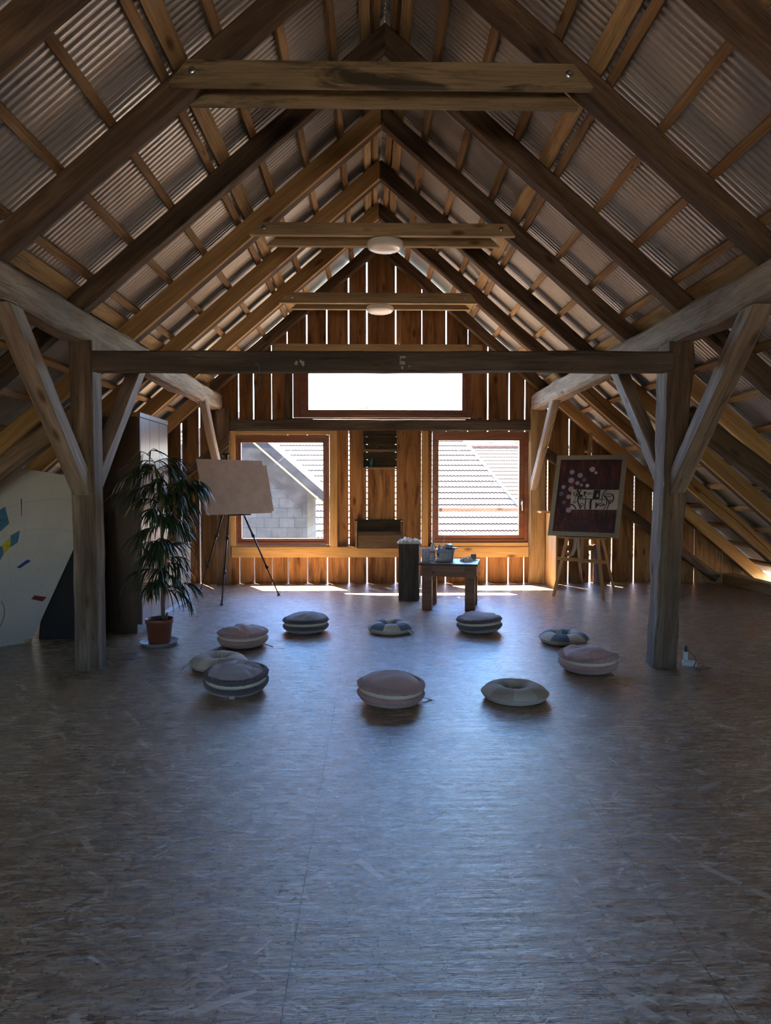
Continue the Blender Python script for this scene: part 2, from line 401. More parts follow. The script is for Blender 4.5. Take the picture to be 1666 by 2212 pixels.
# ------------------------------------------------------------------ mesh builder
class MB:
    def __init__(s):
        s.v, s.f, s.m, s.sm = [], [], [], []

    def add(s, verts, faces, mi=0, smooth=False):
        o = len(s.v)
        s.v += [Vector(v) for v in verts]
        for f in faces:
            s.f.append(tuple(i + o for i in f))
            s.m.append(mi)
            s.sm.append(smooth)
        return s

    def box(s, c, d, rot=None, mi=0):
        c = Vector(c)
        R = rot if rot is not None else Matrix.Identity(3)
        vs = []
        for x in (-.5, .5):
            for y in (-.5, .5):
                for z in (-.5, .5):
                    vs.append(c + R @ Vector((x * d[0], y * d[1], z * d[2])))
        return s.add(vs, [(0, 1, 3, 2), (4, 6, 7, 5), (0, 4, 5, 1), (2, 3, 7, 6), (0, 2, 6, 4), (1, 5, 7, 3)], mi)

    def bb(s, x0, x1, y0, y1, z0, z1, mi=0):
        return s.box(((x0 + x1) / 2, (y0 + y1) / 2, (z0 + z1) / 2), (abs(x1 - x0), abs(y1 - y0), abs(z1 - z0)), mi=mi)

    def prism(s, pts, ext, mi=0):
        n = len(pts)
        a = [Vector(p) for p in pts]
        e = Vector(ext)
        fs = [tuple(range(n)), tuple(range(2 * n - 1, n - 1, -1))]
        fs += [(i, i + n, (i + 1) % n + n, (i + 1) % n) for i in range(n)]
        return s.add(a + [p + e for p in a], fs, mi)

    def tube(s, pts, r, n=10, mi=0, smooth=True, caps=True):
        pts = [Vector(p) for p in pts]
        rs = r if isinstance(r, (list, tuple)) else [r] * len(pts)
        vs, fs = [], []
        prev = None
        for i, p in enumerate(pts):
            t = (pts[min(i + 1, len(pts) - 1)] - pts[max(i - 1, 0)])
            if t.length < 1e-9:
                t = Vector((0, 0, 1))
            t.normalize()
            if prev is None:
                u = t.orthogonal().normalized()
            else:
                u = (prev - t * prev.dot(t))
                u = u.normalized() if u.length > 1e-6 else t.orthogonal().normalized()
            prev = u
            w = t.cross(u)
            for k in range(n):
                a = 2 * PI * k / n
                vs.append(p + (u * math.cos(a) + w * math.sin(a)) * rs[i])
        for i in range(len(pts) - 1):
            for k in range(n):
                fs.append((i * n + k, i * n + (k + 1) % n, (i + 1) * n + (k + 1) % n, (i + 1) * n + k))
        s.add(vs, fs, mi, smooth)
        if caps:
            s.f.append(tuple(len(s.v) - len(vs) + k for k in reversed(range(n))))
            s.f.append(tuple(len(s.v) - n + k for k in range(n)))
            s.m += [mi, mi]
            s.sm += [False, False]
        return s

    def lathe(s, prof, n=32, c=(0, 0, 0), mi=0, smooth=True, fn=None, mifn=None, close=True):
        c = Vector(c)
        vs, fs, ms = [], [], []
        for i, (r, z) in enumerate(prof):
            for k in range(n):
                a = 2 * PI * k / n
                rr, zz = (r, z) if fn is None else fn(r, z, a, i)
                vs.append(c + Vector((rr * math.cos(a), rr * math.sin(a), zz)))
        for i in range(len(prof) - 1):
            for k in range(n):
                fs.append((i * n + k, i * n + (k + 1) % n, (i + 1) * n + (k + 1) % n, (i + 1) * n + k))
                ms.append(mi if mifn is None else mifn(k, i))
        o = len(s.v)
        s.v += vs
        for f, q in zip(fs, ms):
            s.f.append(tuple(x + o for x in f))
            s.m.append(q)
            s.sm.append(smooth)
        return s

    def build(s, name, mats, parent=None, matrix=None, bevel=0.0, loc=None):
        me = bpy.data.meshes.new(name)
        me.from_pydata([tuple(v) for v in s.v], [], s.f)
        if not isinstance(mats, (list, tuple)):
            mats = [mats]
        for m in mats:
            me.materials.append(m)
        me.polygons.foreach_set('material_index', s.m)
        me.polygons.foreach_set('use_smooth', s.sm)
        me.update()
        o = bpy.data.objects.new(name, me)
        C.objects.link(o)
        if parent is not None:
            o.parent = parent
        if matrix is not None:
            o.matrix_world = matrix
        if loc is not None:
            o.location = loc
        if bevel:
            b = o.modifiers.new('edge', 'BEVEL')
            b.width = bevel
            b.segments = 2
            b.limit_method = 'ANGLE'
        return o

def tag(o, label=None, cat=None, group=None, kind=None):
    if label:
        o['label'] = label
    if cat:
        o['category'] = cat
    if group:
        o['group'] = group
    if kind:
        o['kind'] = kind
    return o

def thing(name, label, cat, loc=(0, 0, 0), rz=0.0, group=None, rot=None):
    o = bpy.data.objects.new(name, None)
    o.empty_display_size = 0.1
    C.objects.link(o)
    o.location = loc
    o.rotation_euler = rot if rot is not None else (0, 0, rz)
    return tag(o, label, cat, group)

def frame_matrix(a, x, zref):
    X = Vector(x).normalized()
    Z = Vector(zref)
    Z = (Z - X * Z.dot(X)).normalized()
    Y = Z.cross(X)
    m = Matrix((X, Y, Z)).transposed().to_4x4()
    m.translation = a
    return m

def timber(name, a, b, w, h, mat, up=(0, 0, 1), wob=0.004, cut_a=None, cut_b=None, seed=None, cham=0.008, parent=None, taper=1.0, bow=0.0, step=0.22):
    """a hewn beam from a to b (centre line); w across, h along 'up'; optional cutting planes (point, normal)"""
    a, b = Vector(a), Vector(b)
    mtx = frame_matrix(a, b - a, up)
    inv = mtx.inverted()
    Ln = (b - a).length
    n = max(2, int(Ln / step))
    sd = Vector((random.random() * 50, random.random() * 50, random.random() * 50))
    ch = min(cham, w * 0.2, h * 0.2)
    hw, hh = w / 2, h / 2
    sec = [(-hw + ch, -hh), (hw - ch, -hh), (hw, -hh + ch), (hw, hh - ch), (hw - ch, hh), (-hw + ch, hh), (-hw, hh - ch), (-hw, -hh + ch)]
    vs, fs = [], []
    for i in range(n + 1):
        t = i / n
        x = Ln * t
        sc = 1 + (taper - 1) * t
        for k, (y, z) in enumerate(sec):
            nv = noise.noise_vector(Vector((x * 1.7, y * 6, z * 6)) + sd) * wob
            nv2 = noise.noise_vector(Vector((x * 7, y * 9, z * 9)) + sd) * wob * 0.6
            p = Vector((x, y * sc + nv.y + nv2.y, z * sc + nv.z + nv2.z + bow * math.sin(PI * t)))
            if i == 0 and cut_a or i == n and cut_b:
                pl = cut_a if i == 0 else cut_b
                q = inv @ Vector(pl[0])
                nn = inv.to_3x3() @ Vector(pl[1])
                if abs(nn.x) > 1e-4:
                    p.x = q.x - (nn.y * (p.y - q.y) + nn.z * (p.z - q.z)) / nn.x
            vs.append(p)
    for i in range(n):
        for k in range(8):
            fs.append((i * 8 + k, i * 8 + (k + 1) % 8, (i + 1) * 8 + (k + 1) % 8, (i + 1) * 8 + k))
    fs.append(tuple(reversed(range(8))))
    fs.append(tuple(n * 8 + k for k in range(8)))
    mb = MB()
    mb.add(vs, [tuple(reversed(f)) for f in fs])
    o = mb.build(name, mat)
    if parent is not None:
        o.parent = parent
        o.matrix_local = mtx
    else:
        o.matrix_world = mtx
    return o

# ------------------------------------------------------------------ roof geometry constants
RX = 0.10                # ridge X
SL = 0.86                # roof slope
ZR = 4.86                # height of the rafters' underside at the ridge
RH = 0.15                # rafter depth
COS = 1 / math.sqrt(1 + SL * SL)
Y_BACK = 10.36           # inner face of the gable boards
Y_END = -3.2

def zb(x, off=0.0):
    return ZR - SL * abs(x - RX) + off

V_RAFT = RH / COS                    # vertical depth of a rafter
V_BAT = V_RAFT + 0.049 / COS
V_SHEET = V_BAT + 0.022

def slope_frame(side):
    "unit vector down the slope and outward normal"
    d = Vector((side, 0, -SL)).normalized()
    n = Vector((side * SL, 0, 1)).normalized()
    return d, n

# ------------------------------------------------------------------ setting: floor, roof sheets, gables
mb = MB()
mb.bb(-6.1, 6.1, Y_END, Y_BACK + 0.02, -0.04, 0.0)
tag(mb.build('floor', M['osb']), kind='structure', label='strand board floor', cat='floor')

def roof_sheet():
    mb = MB()
    pitch = 0.052
    ny = int((10.75 - Y_END) / (pitch / 8))
    for side in (-1, 1):
        d, n = slope_frame(side)
        top = Vector((RX, 0, ZR + V_SHEET))
        rows = [0.0, 0.9, 1.8, 2.7, 3.6, 4.5, 5.4, 6.3, 7.62]
        vs, fs = [], []
        for r in rows:
            for j in range(ny + 1):
                y = Y_END + j * pitch / 8
                ph = (y / pitch) % 1.0
                hgt = 0.0042 * math.tanh(2.6 * (math.cos(2 * PI * ph) - 0.35))
                vs.append(top + d * r + n * hgt + Vector((0, y, 0)))
        for i in range(len(rows) - 1):
            for j in range(ny):
                q = (i * (ny + 1) + j, i * (ny + 1) + j + 1, (i + 1) * (ny + 1) + j + 1, (i + 1) * (ny + 1) + j)
                fs.append(q if side > 0 else tuple(reversed(q)))
        mb.add(vs, fs, 0, True)
    # ridge cap closing the joint
    mb.prism([(RX - 0.16, Y_END, ZR + V_SHEET - 0.10), (RX, Y_END, ZR + V_SHEET + 0.035), (RX + 0.16, Y_END, ZR + V_SHEET - 0.10), (RX, Y_END, ZR + V_SHEET + 0.045)], (0, 10.75 - Y_END, 0))
    return mb.build('ceiling', M['roof'])
tag(roof_sheet(), 'corrugated metal roof sheets', 'ceiling', kind='structure')

def wx(px, Y=Y_BACK):
    return P(px, 1050, Y).x
def wz(py, Y=10.26):
    return P(805, py, Y).z

# openings in the far gable (x0, x1, z0, z1)
YF = 10.28
OPEN = [(wx(508, YF), wx(712, YF), wz(1177, YF), wz(939, YF)),
        (wx(934, YF), wx(1142, YF), wz(1177, YF), wz(931, YF)),
        (wx(632, YF), wx(1017, YF), wz(903, YF), wz(764, YF))]
gaps = [(60, 4), (108, 3), (152, 3), (196, 4), (240, 3), (283, 3), (318, 4), (352, 4), (393, 4.5), (432, 4), (468, 3.5), (517, 3), (549, 3), (588, 2), (622, 3), (664, 3.5), (707, 3.5), (754, 3.5), (793, 3.5), (855, 3.5),
        (911, 2.5), (963, 3.5), (1010, 2), (1053, 3.5), (1099, 3.5), (1133, 3), (1183, 3.5), (1229, 3), (1276, 5.5), (1323, 3), (1371, 3), (1411, 3), (1456, 2), (1502, 1.6), (1551, 1.2), (1564, 1.2), (1610, 1.5), (1650, 1.5)]

def gable(name, Y, edges, opens, th=0.026):
    mb = MB()
    for (x0, x1) in edges:
        cuts = sorted({x0, x1, *[v for o in opens for v in o[:2] if x0 < v < x1], *([RX] if x0 < RX < x1 else [])})
        yo = random.uniform(-0.004, 0.004)
        for a, b in zip(cuts[:-1], cuts[1:]):
            mid = (a + b) / 2
            segs = [(0.0, None)]
            for o in opens:
                if o[0] <= mid <= o[1]:
                    ns = []
                    for (s0, s1) in segs:
                        top = s1
                        if o[3] <= s0 or (top is not None and o[2] >= top):
                            ns.append((s0, s1))
                            continue
                        if o[2] > s0:
                            ns.append((s0, o[2]))
                        ns.append((o[3], top))
                    segs = ns
            za, zc = zb(a, V_SHEET - 0.02), zb(b, V_SHEET - 0.02)
            for (s0, s1) in segs:
                ta, tb = (za, zc) if s1 is None else (min(s1, za), min(s1, zc))
                if max(ta, tb) <= s0 + 0.01:
                    continue
                ta, tb = max(ta, s0 + 0.002), max(tb, s0 + 0.002)
                mb.prism([(a, Y + yo, s0), (b, Y + yo, s0), (b, Y + yo, tb), (a, Y + yo, ta)], (0, th, 0))
    return mb.build(name, M['boards'])

xs = [wx(g[0]) for g in gaps]
hw = [g[1] * 0.36 * Y_BACK / F for g in gaps]
edges = [(xs[i] + hw[i], xs[i + 1] - hw[i + 1]) for i in range(len(xs) - 1)]
edges = [(-5.75, xs[0] - hw[0])] + edges + [(xs[-1] + hw[-1], 5.9)]
tag(gable('wall_back', Y_BACK, edges, OPEN), 'vertical gable boards with daylight gaps', 'wall', kind='structure')

# the unseen gable behind the camera, with one opening added for fill light
fe = []
x = -5.75
while x < 5.8:
    fe.append((x + 0.0005, min(x + 0.2795, 5.9)))
    x += 0.28
FILL_OPEN = [(-1.0, 1.3, 1.0, 2.2)]
tag(gable('wall_front', Y_END, fe, FILL_OPEN), 'vertical gable boards behind the viewpoint', 'wall', kind='structure')

# ------------------------------------------------------------------ rafters
ORD = ['first', 'second', 'third', 'fourth', 'fifth', 'sixth', 'seventh', 'eighth', 'ninth', 'tenth', 'eleventh', 'twelfth', 'thirteenth', 'fourteenth', 'fifteenth', 'sixteenth', 'seventeenth', 'eighteenth', 'nineteenth', 'twentieth', 'twenty-first']
RY = [3.17, 4.29, 5.53, 6.68, 7.82, 8.97, 10.14]     # front faces
RT = 0.13
SIDE = {-1: 'left', 1: 'right'}
EAVE = 5.82
for i, y in enumerate(RY):
    for side in (-1, 1):
        d, n = slope_frame(side)
        a = Vector((RX, y + RT / 2 + (0.004 if side > 0 else 0), ZR)) + n * (RH / 2)
        b = Vector((RX + side * (EAVE - RX * side), y + RT / 2, zb(side * EAVE))) + n * (RH / 2)
        where = ['nearest the camera, cut by the picture top', 'second from the camera, carrying the mouldy collar',
                 'third from the camera, above the free posts', 'fourth from the camera, carrying the middle collar',
                 'fifth from the camera, without a collar', 'sixth from the camera, carrying the farthest collar',
                 'last one, tight against the boarded gable'][i]
        o = timber('rafter', a, b, RT, RH, M['old'], up=n, wob=0.007, cut_a=((RX, 0, 0), (1, 0, 0)), cham=0.014)
        tag(o, 'old dark rafter, %s slope, %s' % (SIDE[side], where), 'rafter', 'old rafters of the roof')

# new pine timbers bolted in front of the old rafters
def sister(i, side, d0, d1, label):
    d, n = slope_frame(side)
    y = RY[i] - 0.032
    h = 0.16
    top = V_RAFT - h / COS
    a = Vector((RX + side * d0, y, ZR - SL * d0 + top)) + n * (h / 2)
    b = Vector((RX + side * d1, y, ZR - SL * d1 + top)) + n * (h / 2)
    o = timber('pine_rafter', a, b, 0.055, h, M['new'], up=n, wob=0.001, cham=0.004, cut_a=((RX + side * d0, 0, 0), (1, 0, 0)))
    tag(o, label, 'rafter', 'new pine rafters')
names = {3: 'fourth', 4: 'fifth', 5: 'sixth', 6: 'last'}
for i in (3, 4, 5):
    sister(i, -1, 0.02, 5.6, 'new yellow pine rafter fixed in front of the %s old rafter, left slope' % names[i])
sister(6, -1, 2.45, 5.6, 'short new pine rafter on the far left, below the purlin by the gable')
for i in (3, 4, 5, 6):
    sister(i, 1, 2.55, 5.9, 'new pine rafter low on the right slope, beside the %s old rafter' % names[i])

# battens and wide planks
for side in (-1, 1):
    d, n = slope_frame(side)
    ds = [0.06, 0.385] + [0.705 + 0.32 * k for k in range(16)]
    for k, dd in enumerate(ds):
        c = Vector((RX + side * dd, 0, ZR - SL * dd + V_RAFT)) + n * 0.0235
        a, b = c.copy(), c.copy()
        a.y, b.y = Y_END + 0.05, Y_BACK - 0.02
        o = timber('roof_batten', a, b, 0.060, 0.046, M['batten'], up=n, wob=0.003, cham=0.003, step=0.5)
        tag(o, 'thin brown roof batten on the %s slope, %s down from the ridge' % (SIDE[side], ORD[k]), 'batten', 'roof battens')
    for dd, w, t in ((0.145, 0.085, 'beside the ridge'), (1.25, 0.115, 'halfway between ridge and purlin'), (2.44, 0.13, 'just above the purlin')):
        c = Vector((RX + side * dd, 0, ZR - SL * dd + V_RAFT)) + n * 0.019
        a, b = c.copy(), c.copy()
        a.y, b.y = Y_END + 0.05, Y_BACK - 0.02
        o = timber('roof_plank', a, b, w, 0.036, M['plank'], up=n, wob=0.002, cham=0.003, step=0.5)
        tag(o, 'wide pale plank under the roof sheets, %s slope, %s' % (SIDE[side], t), 'plank', 'wide roof planks')

# ------------------------------------------------------------------ purlins, posts, braces, tie beam
PB, PT = 2.565, 2.80
for side, x0, x1 in ((-1, -2.39, -2.19), (1, 2.33, 2.53)):
    xc = (x0 + x1) / 2
    o = timber('purlin', (xc, Y_END + 0.1, (PB + PT) / 2), (xc, 10.2, (PB + PT) / 2), x1 - x0, PT - PB, M['hewn'], wob=0.022, cham=0.03, step=0.18)
    tag(o, 'pale rough-hewn purlin running the length of the %s side' % SIDE[side], 'beam', 'purlins')

PY0, PY1 = 5.44, 5.63
o = timber('post', (-2.247, (PY0 + PY1) / 2, 0), (-2.255, (PY0 + PY1) / 2, PB + 0.01), 0.18, 0.19, M['post'], up=(0, 1, 0), wob=0.008, cham=0.012)
tag(o, 'square weathered post on the left, near the potted plant', 'post', 'free standing posts')
o = timber('post', (2.335, (PY0 + PY1) / 2, 0), (2.425, (PY0 + PY1) / 2, PB + 0.01), 0.17, 0.20, M['post'], up=(0, 1, 0), wob=0.022, cham=0.02, taper=1.2, step=0.11)
tag(o, 'split and gnarled post on the right, with a power strip at its foot', 'post', 'free standing posts')

o = timber('tie_beam', (-2.15, 5.47, 2.41), (2.34, 5.47, 2.425), 0.13, 0.155, M['tie'], up=(0, 0, 1), wob=0.009, cham=0.012)
tag(o, 'grey-brown horizontal tie beam spanning between the two free posts', 'beam')
tie = o
# old limewash smears on the tie beam
mbp = MB()
for (px, py, w, h) in ((640, 785, 9, 12), (650, 781, 6, 8), (655, 786, 7, 14), (865, 780, 3, 30), (872, 772, 14, 7), (871, 784, 9, 12), (869, 794, 6, 9), (884, 791, 4, 4)):
    c = P(px, py, 5.40)
    pts = []
    for k in range(9):
        a = 2 * PI * k / 9
        r = random.uniform(0.6, 1.1)
        pts.append((c.x + math.cos(a) * w * r * 5.4 / F / 2, 5.392, c.z + math.sin(a) * h * r * 5.4 / F / 2))
    mbp.prism(pts, (0, 0.016, 0))
sm = mbp.build('limewash_patch', plain('dry limewash', (0.36, 0.35, 0.31), 0.9))
sm.parent = tie
sm.matrix_parent_inverse = tie.matrix_world.inverted()
sm['label'] = 'dry pale limewash smears'

def brace(x, y0, z0, y1, z1, label, w=0.125, h=0.125, mat='brace'):
    sgn = 1 if y1 > y0 else -1
    o = timber('brace', (x, y0, z0), (x, y1, z1), w, h, M[mat], up=(0, sgn, 1), wob=0.006, cham=0.008,
               cut_a=((0, y0, 0), (0, 1, 0)), cut_b=((0, 0, z1), (0, 0, 1)))
    tag(o, label, 'brace', 'knee braces')
brace(-2.265, PY0, 1.47, 4.38, PB, 'diagonal brace of the left post, leaning towards the camera', 0.13, 0.13)
brace(-2.245, PY1, 1.47, 6.72, PB, 'diagonal brace of the left post, leaning away to the windows', 0.12, 0.12)
brace(2.40, PY0, 1.47, 4.34, PB, 'diagonal brace of the right post, leaning towards the camera', 0.13, 0.13)
brace(2.40, PY1, 1.47, 6.76, PB, 'diagonal brace of the right post, leaning away to the windows', 0.12, 0.12)
brace(-2.24, 10.22, 1.60, 9.28, PB, 'diagonal brace at the far left, behind the tripod board', 0.10, 0.12)
brace(2.385, 10.22, 1.46, 9.08, PB, 'diagonal brace at the far right, above the red painting', 0.10, 0.12)

# raking struts from post to eave
for side, x0, z0, lab in ((-1, -2.33, 2.02, 'old log strut sloping down left from the left post, over the white panel'),
                          (1, 2.50, 2.02, 'old dark strut sloping down right from the right post')):
    x1 = side * 4.78
    z1 = z0 - (abs(x1) - abs(x0)) * 0.74
    d, n = slope_frame(side)
    o = timber('strut', (x0, 5.53, z0), (x1, 5.53, z1), 0.15, 0.16, M['post' if side < 0 else 'old'], up=n, wob=0.012, cham=0.03)
    tag(o, lab, 'strut', 'raking struts')
for side, a, b, lab in ((-1, P(497, 950, 10.24), P(130, 1230, 10.24), 'diagonal strut nailed across the gable boards at the far left'),
                        (1, P(1180, 978, 10.24), P(1548, 1248, 10.24), 'diagonal strut nailed across the gable boards at the far right')):
    d, n = slope_frame(side)
    o = timber('strut', a, b, 0.12, 0.13, M['old'], up=n, wob=0.006, cut_a=((a.x, 0, 0), (1, 0, 0)))
    tag(o, lab, 'strut', 'gable struts')

# collar beams
def collar(i, y_front, yb_front, yt_front, pxl, pxr, pxl_t, pxr_t, rear, mat, which):
    zlo = P(825, yb_front, y_front).z
    zhi = P(825, yt_front, y_front).z
    xl, xr = P(pxl, yb_front, y_front).x, P(pxr, yb_front, y_front).x
    xlt, xrt = P(pxl_t, yt_front, y_front).x, P(pxr_t, yt_front, y_front).x
    zc = (zlo + zhi) / 2
    y = y_front + 0.03
    h = zhi - zlo
    o = timber('collar_beam', ((xl + xlt) / 2, y, zc), ((xr + xrt) / 2, y, zc), 0.06, h, M[mat], wob=0.002, cham=0.003,
               cut_a=(((xl + xlt) / 2, y, zc), (h, 0, -(xlt - xl))), cut_b=(((xr + xrt) / 2, y, zc), (h, 0, (xr - xrt))))
    tag(o, 'front collar beam of %s' % which, 'beam', 'paired collar beams')
    for s, px in ((-1, pxl_t + (8 if i == 0 else 10)), (1, pxr_t - (8 if i == 0 else 10))):
        c = Vector((P(px, (yb_front + yt_front) / 2, y_front).x, y_front - 0.002, zc + 0.005))
        mb = MB()
        mb.lathe([(0, 0.004), (0.022, 0.004), (0.024, 0.0), (0.024, -0.004)], 20)
        mb.lathe([(0, 0.014), (0.011, 0.014), (0.0125, 0.011), (0.0125, 0.0)], 6, smooth=False)
        bo = mb.build('bolt', M['steel'])
        bo.parent = o
        bo.matrix_parent_inverse = o.matrix_world.inverted()
        bo.location = c
        bo.rotation_euler = (PI / 2, 0, 0)
    rl, rr, ry = rear
    yy = RY[i] + RT + 0.03
    x0, x1 = P(rl, 0, yy - 0.03).x, P(rr, 0, yy - 0.03).x
    o2 = timber('collar_beam', (x0, yy, zc - 0.01), (x1, yy, zc - 0.01), 0.06, h, M[mat], wob=0.002, cham=0.003,
                cut_a=((x0, yy, zc), (h, 0, -h / SL)), cut_b=((x1, yy, zc), (h, 0, h / SL)))
    tag(o2, 'rear collar beam of %s' % which, 'beam', 'paired collar beams')
    return zlo, y
def coll(i, *a):
    return collar(i, *a)
c0 = coll(1, RY[1] - 0.064, 184, 132, 364, 1283, 404, 1240, (440, 1222, 0), 'collar', 'the nearest pair, mottled with black mould')
c1 = coll(3, RY[3] - 0.13, 508, 481, 538, 1114, 560, 1094, (590, 1066, 0), 'collar_clean', 'the middle pair, over the larger-looking lamp')
c2 = coll(5, RY[5] - 0.13, 655, 632, 603, 1032, 620, 1016, (640, 1005, 0), 'collar_clean', 'the farthest pair, over the smaller-looking lamp')

# ceiling lamps under the collars
for (px, py, zl, yy, lab) in ((832, 530, c1[0], RY[3] - 0.04 + 0.10, 'round white ceiling lamp under the middle collar, nearer the camera'),
                              (821, 664, c2[0], RY[5] - 0.04 + 0.10, 'round white ceiling lamp under the farthest collar')):
    zz = zl - 0.012
    t = thing('ceiling_lamp', lab, 'lamp', (P(px, py, yy).x, yy, zz), group='round ceiling lamps')
    mb = MB()
    mb.lathe([(0.0, 0.012), (0.168, 0.012), (0.174, 0.008), (0.174, -0.018), (0.168, -0.022)], 48)
    mb.build('base', M['lamp'], t)
    mb = MB()
    mb.lathe([(0.17, -0.018), (0.172, -0.03), (0.160, -0.046), (0.13, -0.060), (0.085, -0.069), (0.04, -0.072), (0.0, -0.073)], 48)
    mb.build('diffuser', M['lamp'], t)

# ------------------------------------------------------------------ gable framing
def pane_box(mb, x0, x1, y0, y1, z0, z1):
    mb.bb(x0, x1, y0, y1, z0, z1)
YG = 10.22
for side, px0, px1 in ((-1, 465, 496), (1, 1146, 1179)):
    x0, x1 = wx(px0, YG), wx(px1, YG)
    o = timber('post', ((x0 + x1) / 2, YG + 0.06, 0), ((x0 + x1) / 2, YG + 0.06, PB + 0.02), x1 - x0, 0.12, M['post'] if side < 0 else M['plank'], up=(0, 1, 0), wob=0.006, cham=0.008)
    tag(o, 'wall post against the gable, %s of the windows' % SIDE[side], 'post', 'gable wall posts')
# horizontal rails
def rail(name, px0, px1, py0, py1, mat, label, y=YG + 0.02, dep=0.12, wob=0.004):
    a, b = P(px0, (py0 + py1) / 2, y), P(px1, (py0 + py1) / 2, y)
    z = (a.z + b.z) / 2
    h = (py1 - py0) * y / F
    o = timber(name, (a.x, y + dep / 2, z), (b.x, y + dep / 2, z), dep, h, M[mat], wob=wob, cham=0.005)
    tag(o, label, 'rail')
    return o
rail('crossbeam', 496, 1146, 906, 929, 'tie', 'old brown crossbeam over the two large windows', YG, 0.13, 0.006)
rail('pine_rail', 500, 1142, 1181, 1204, 'casing', 'yellow pine rail under the two large windows', YG + 0.03, 0.10, 0.002)
rail('pine_rail', 588, 1042, 743, 761, 'collar_clean', 'pale horizontal rail above the long top window', YG + 0.06, 0.07, 0.002)

# windows
def mb_frame(mb, x0, x1, z0, z1, wl, wr, wb, wt, y0, y1):
    mb.bb(x0, x0 + wl, y0, y1, z0, z1)
    mb.bb(x1 - wr, x1, y0, y1, z0, z1)
    mb.bb(x0 + wl, x1 - wr, y0, y1, z0, z0 + wb)
    mb.bb(x0 + wl, x1 - wr, y0, y1, z1 - wt, z1)

def box_px(px0, px1, py0, py1, Y):
    return wx(px0, Y), wx(px1, Y), P(805, py1, Y).z, P(805, py0, Y).z

def window(name, label, outer, glass, dusty, Yw, handle=False, dark=False):
    x0, x1, z0, z1 = box_px(*outer, Yw)
    g0, g1, h0, h1 = box_px(*glass, Yw)
    t = thing(name, label, 'window', ((x0 + x1) / 2, Yw, z0))
    t['kind'] = 'structure'
    ox, oz = (x0 + x1) / 2, z0
    mb = MB()
    k = 0.42
    mb_frame(mb, x0 - ox, x1 - ox, 0, z1 - oz, (g0 - x0) * k, (x1 - g1) * k, (h0 - z0) * k, (z1 - h1) * k, 0.0, 0.09)
    mb.build('frame', M['frame'], t, bevel=0.003)
    mb = MB()
    s0, s1, r0, r1 = x0 + (g0 - x0) * k, x1 - (x1 - g1) * k, z0 + (h0 - z0) * k, z1 - (z1 - h1) * k
    mb_frame(mb, s0 - ox, s1 - ox, r0 - oz, r1 - oz, g0 - s0, s1 - g1, h0 - r0, r1 - h1, 0.012, 0.075)
    sa = mb.build('sash', M['frame'], t, bevel=0.004)
    mb = MB()
    mb.bb(g0 - ox - 0.005, g1 - ox + 0.005, 0.040, 0.046, h0 - oz - 0.005, h1 - oz + 0.005)
    mb.build('pane', M['glass_dusty' if dusty else 'glass'], sa)
    if handle:
        hx, hz = wx(1128, Yw) - ox, P(805, 1085, Yw).z - oz
        mb = MB()
        mb.box((hx, 0.006, hz), (0.03, 0.014, 0.075))
        mb.tube([(hx, 0.0, hz), (hx, -0.04, hz)], 0.009, 10)
        mb.tube([(hx, -0.036, hz + 0.008), (hx, -0.04, hz - 0.05), (hx, -0.036, hz - 0.125)], [0.011, 0.011, 0.009], 10)
        mb.build('handle', M['steel'], sa)
    return t
window('window_1', 'fixed brown window with a dusty pane, left of the wall crates', (509, 711, 940, 1176), (521, 698, 956, 1163), True, YF)
window('window_2', 'brown opening window with a steel handle, right of the wall crates', (935, 1141, 932, 1172), (948, 1122, 951, 1156), False, YF, True)
window('window_3', 'long low window high in the gable, full of white sky', (634, 1016, 765, 902), (667, 998, 779, 885), False, YF)

def trim(px0, px1, py0, py1, y, dep, mat, i):
    x0, x1, z0, z1 = box_px(px0, px1, py0, py1, y)
    cx, cz = (x0 + x1) / 2, (z0 + z1) / 2
    if (x1 - x0) > (z1 - z0):
        o = timber('trim_%d' % i, (x0, y + dep / 2, cz), (x1, y + dep / 2, cz), dep, z1 - z0, M[mat], wob=0.001, cham=0.003)
    else:
        o = timber('trim_%d' % i, (cx, y + dep / 2, z0), (cx, y + dep / 2, z1), x1 - x0, dep, M[mat], up=(0, 1, 0), wob=0.001, cham=0.003)
    tag(o, kind='structure')
for i, a in enumerate([(497, 508.5, 931, 1180, YG + 0.04, 0.09, 'casing'), (508.5, 712, 930.5, 938.5, YG + 0.04, 0.09, 'casing'),
                       (712, 728.5, 930.5, 1181, YG + 0.03, 0.10, 'casing'), (500, 712, 1177.5, 1181, YG + 0.05, 0.09, 'casing'),
                       (911.5, 925, 930.5, 1181, YG + 0.04, 0.09, 'casing'), (934, 1142, 1172.5, 1181, YG + 0.04, 0.10, 'casing'),
                       (616, 632.5, 764, 904, YG + 0.05, 0.08, 'old'), (621, 1040, 903, 906, YG + 0.04, 0.1, 'old')]):
    trim(*a, i + 1)

# eave sill beams
for side in (-1, 1):
    x = side * 5.36
    o = timber('eave_beam', (x, Y_END + 0.1, 0.07), (x, 10.3, 0.07), 0.2, 0.14, M['plank' if side > 0 else 'old'], wob=0.004)
    tag(o, 'low sill beam along the %s eave on the floor' % SIDE[side], 'beam', 'eave sill beams')

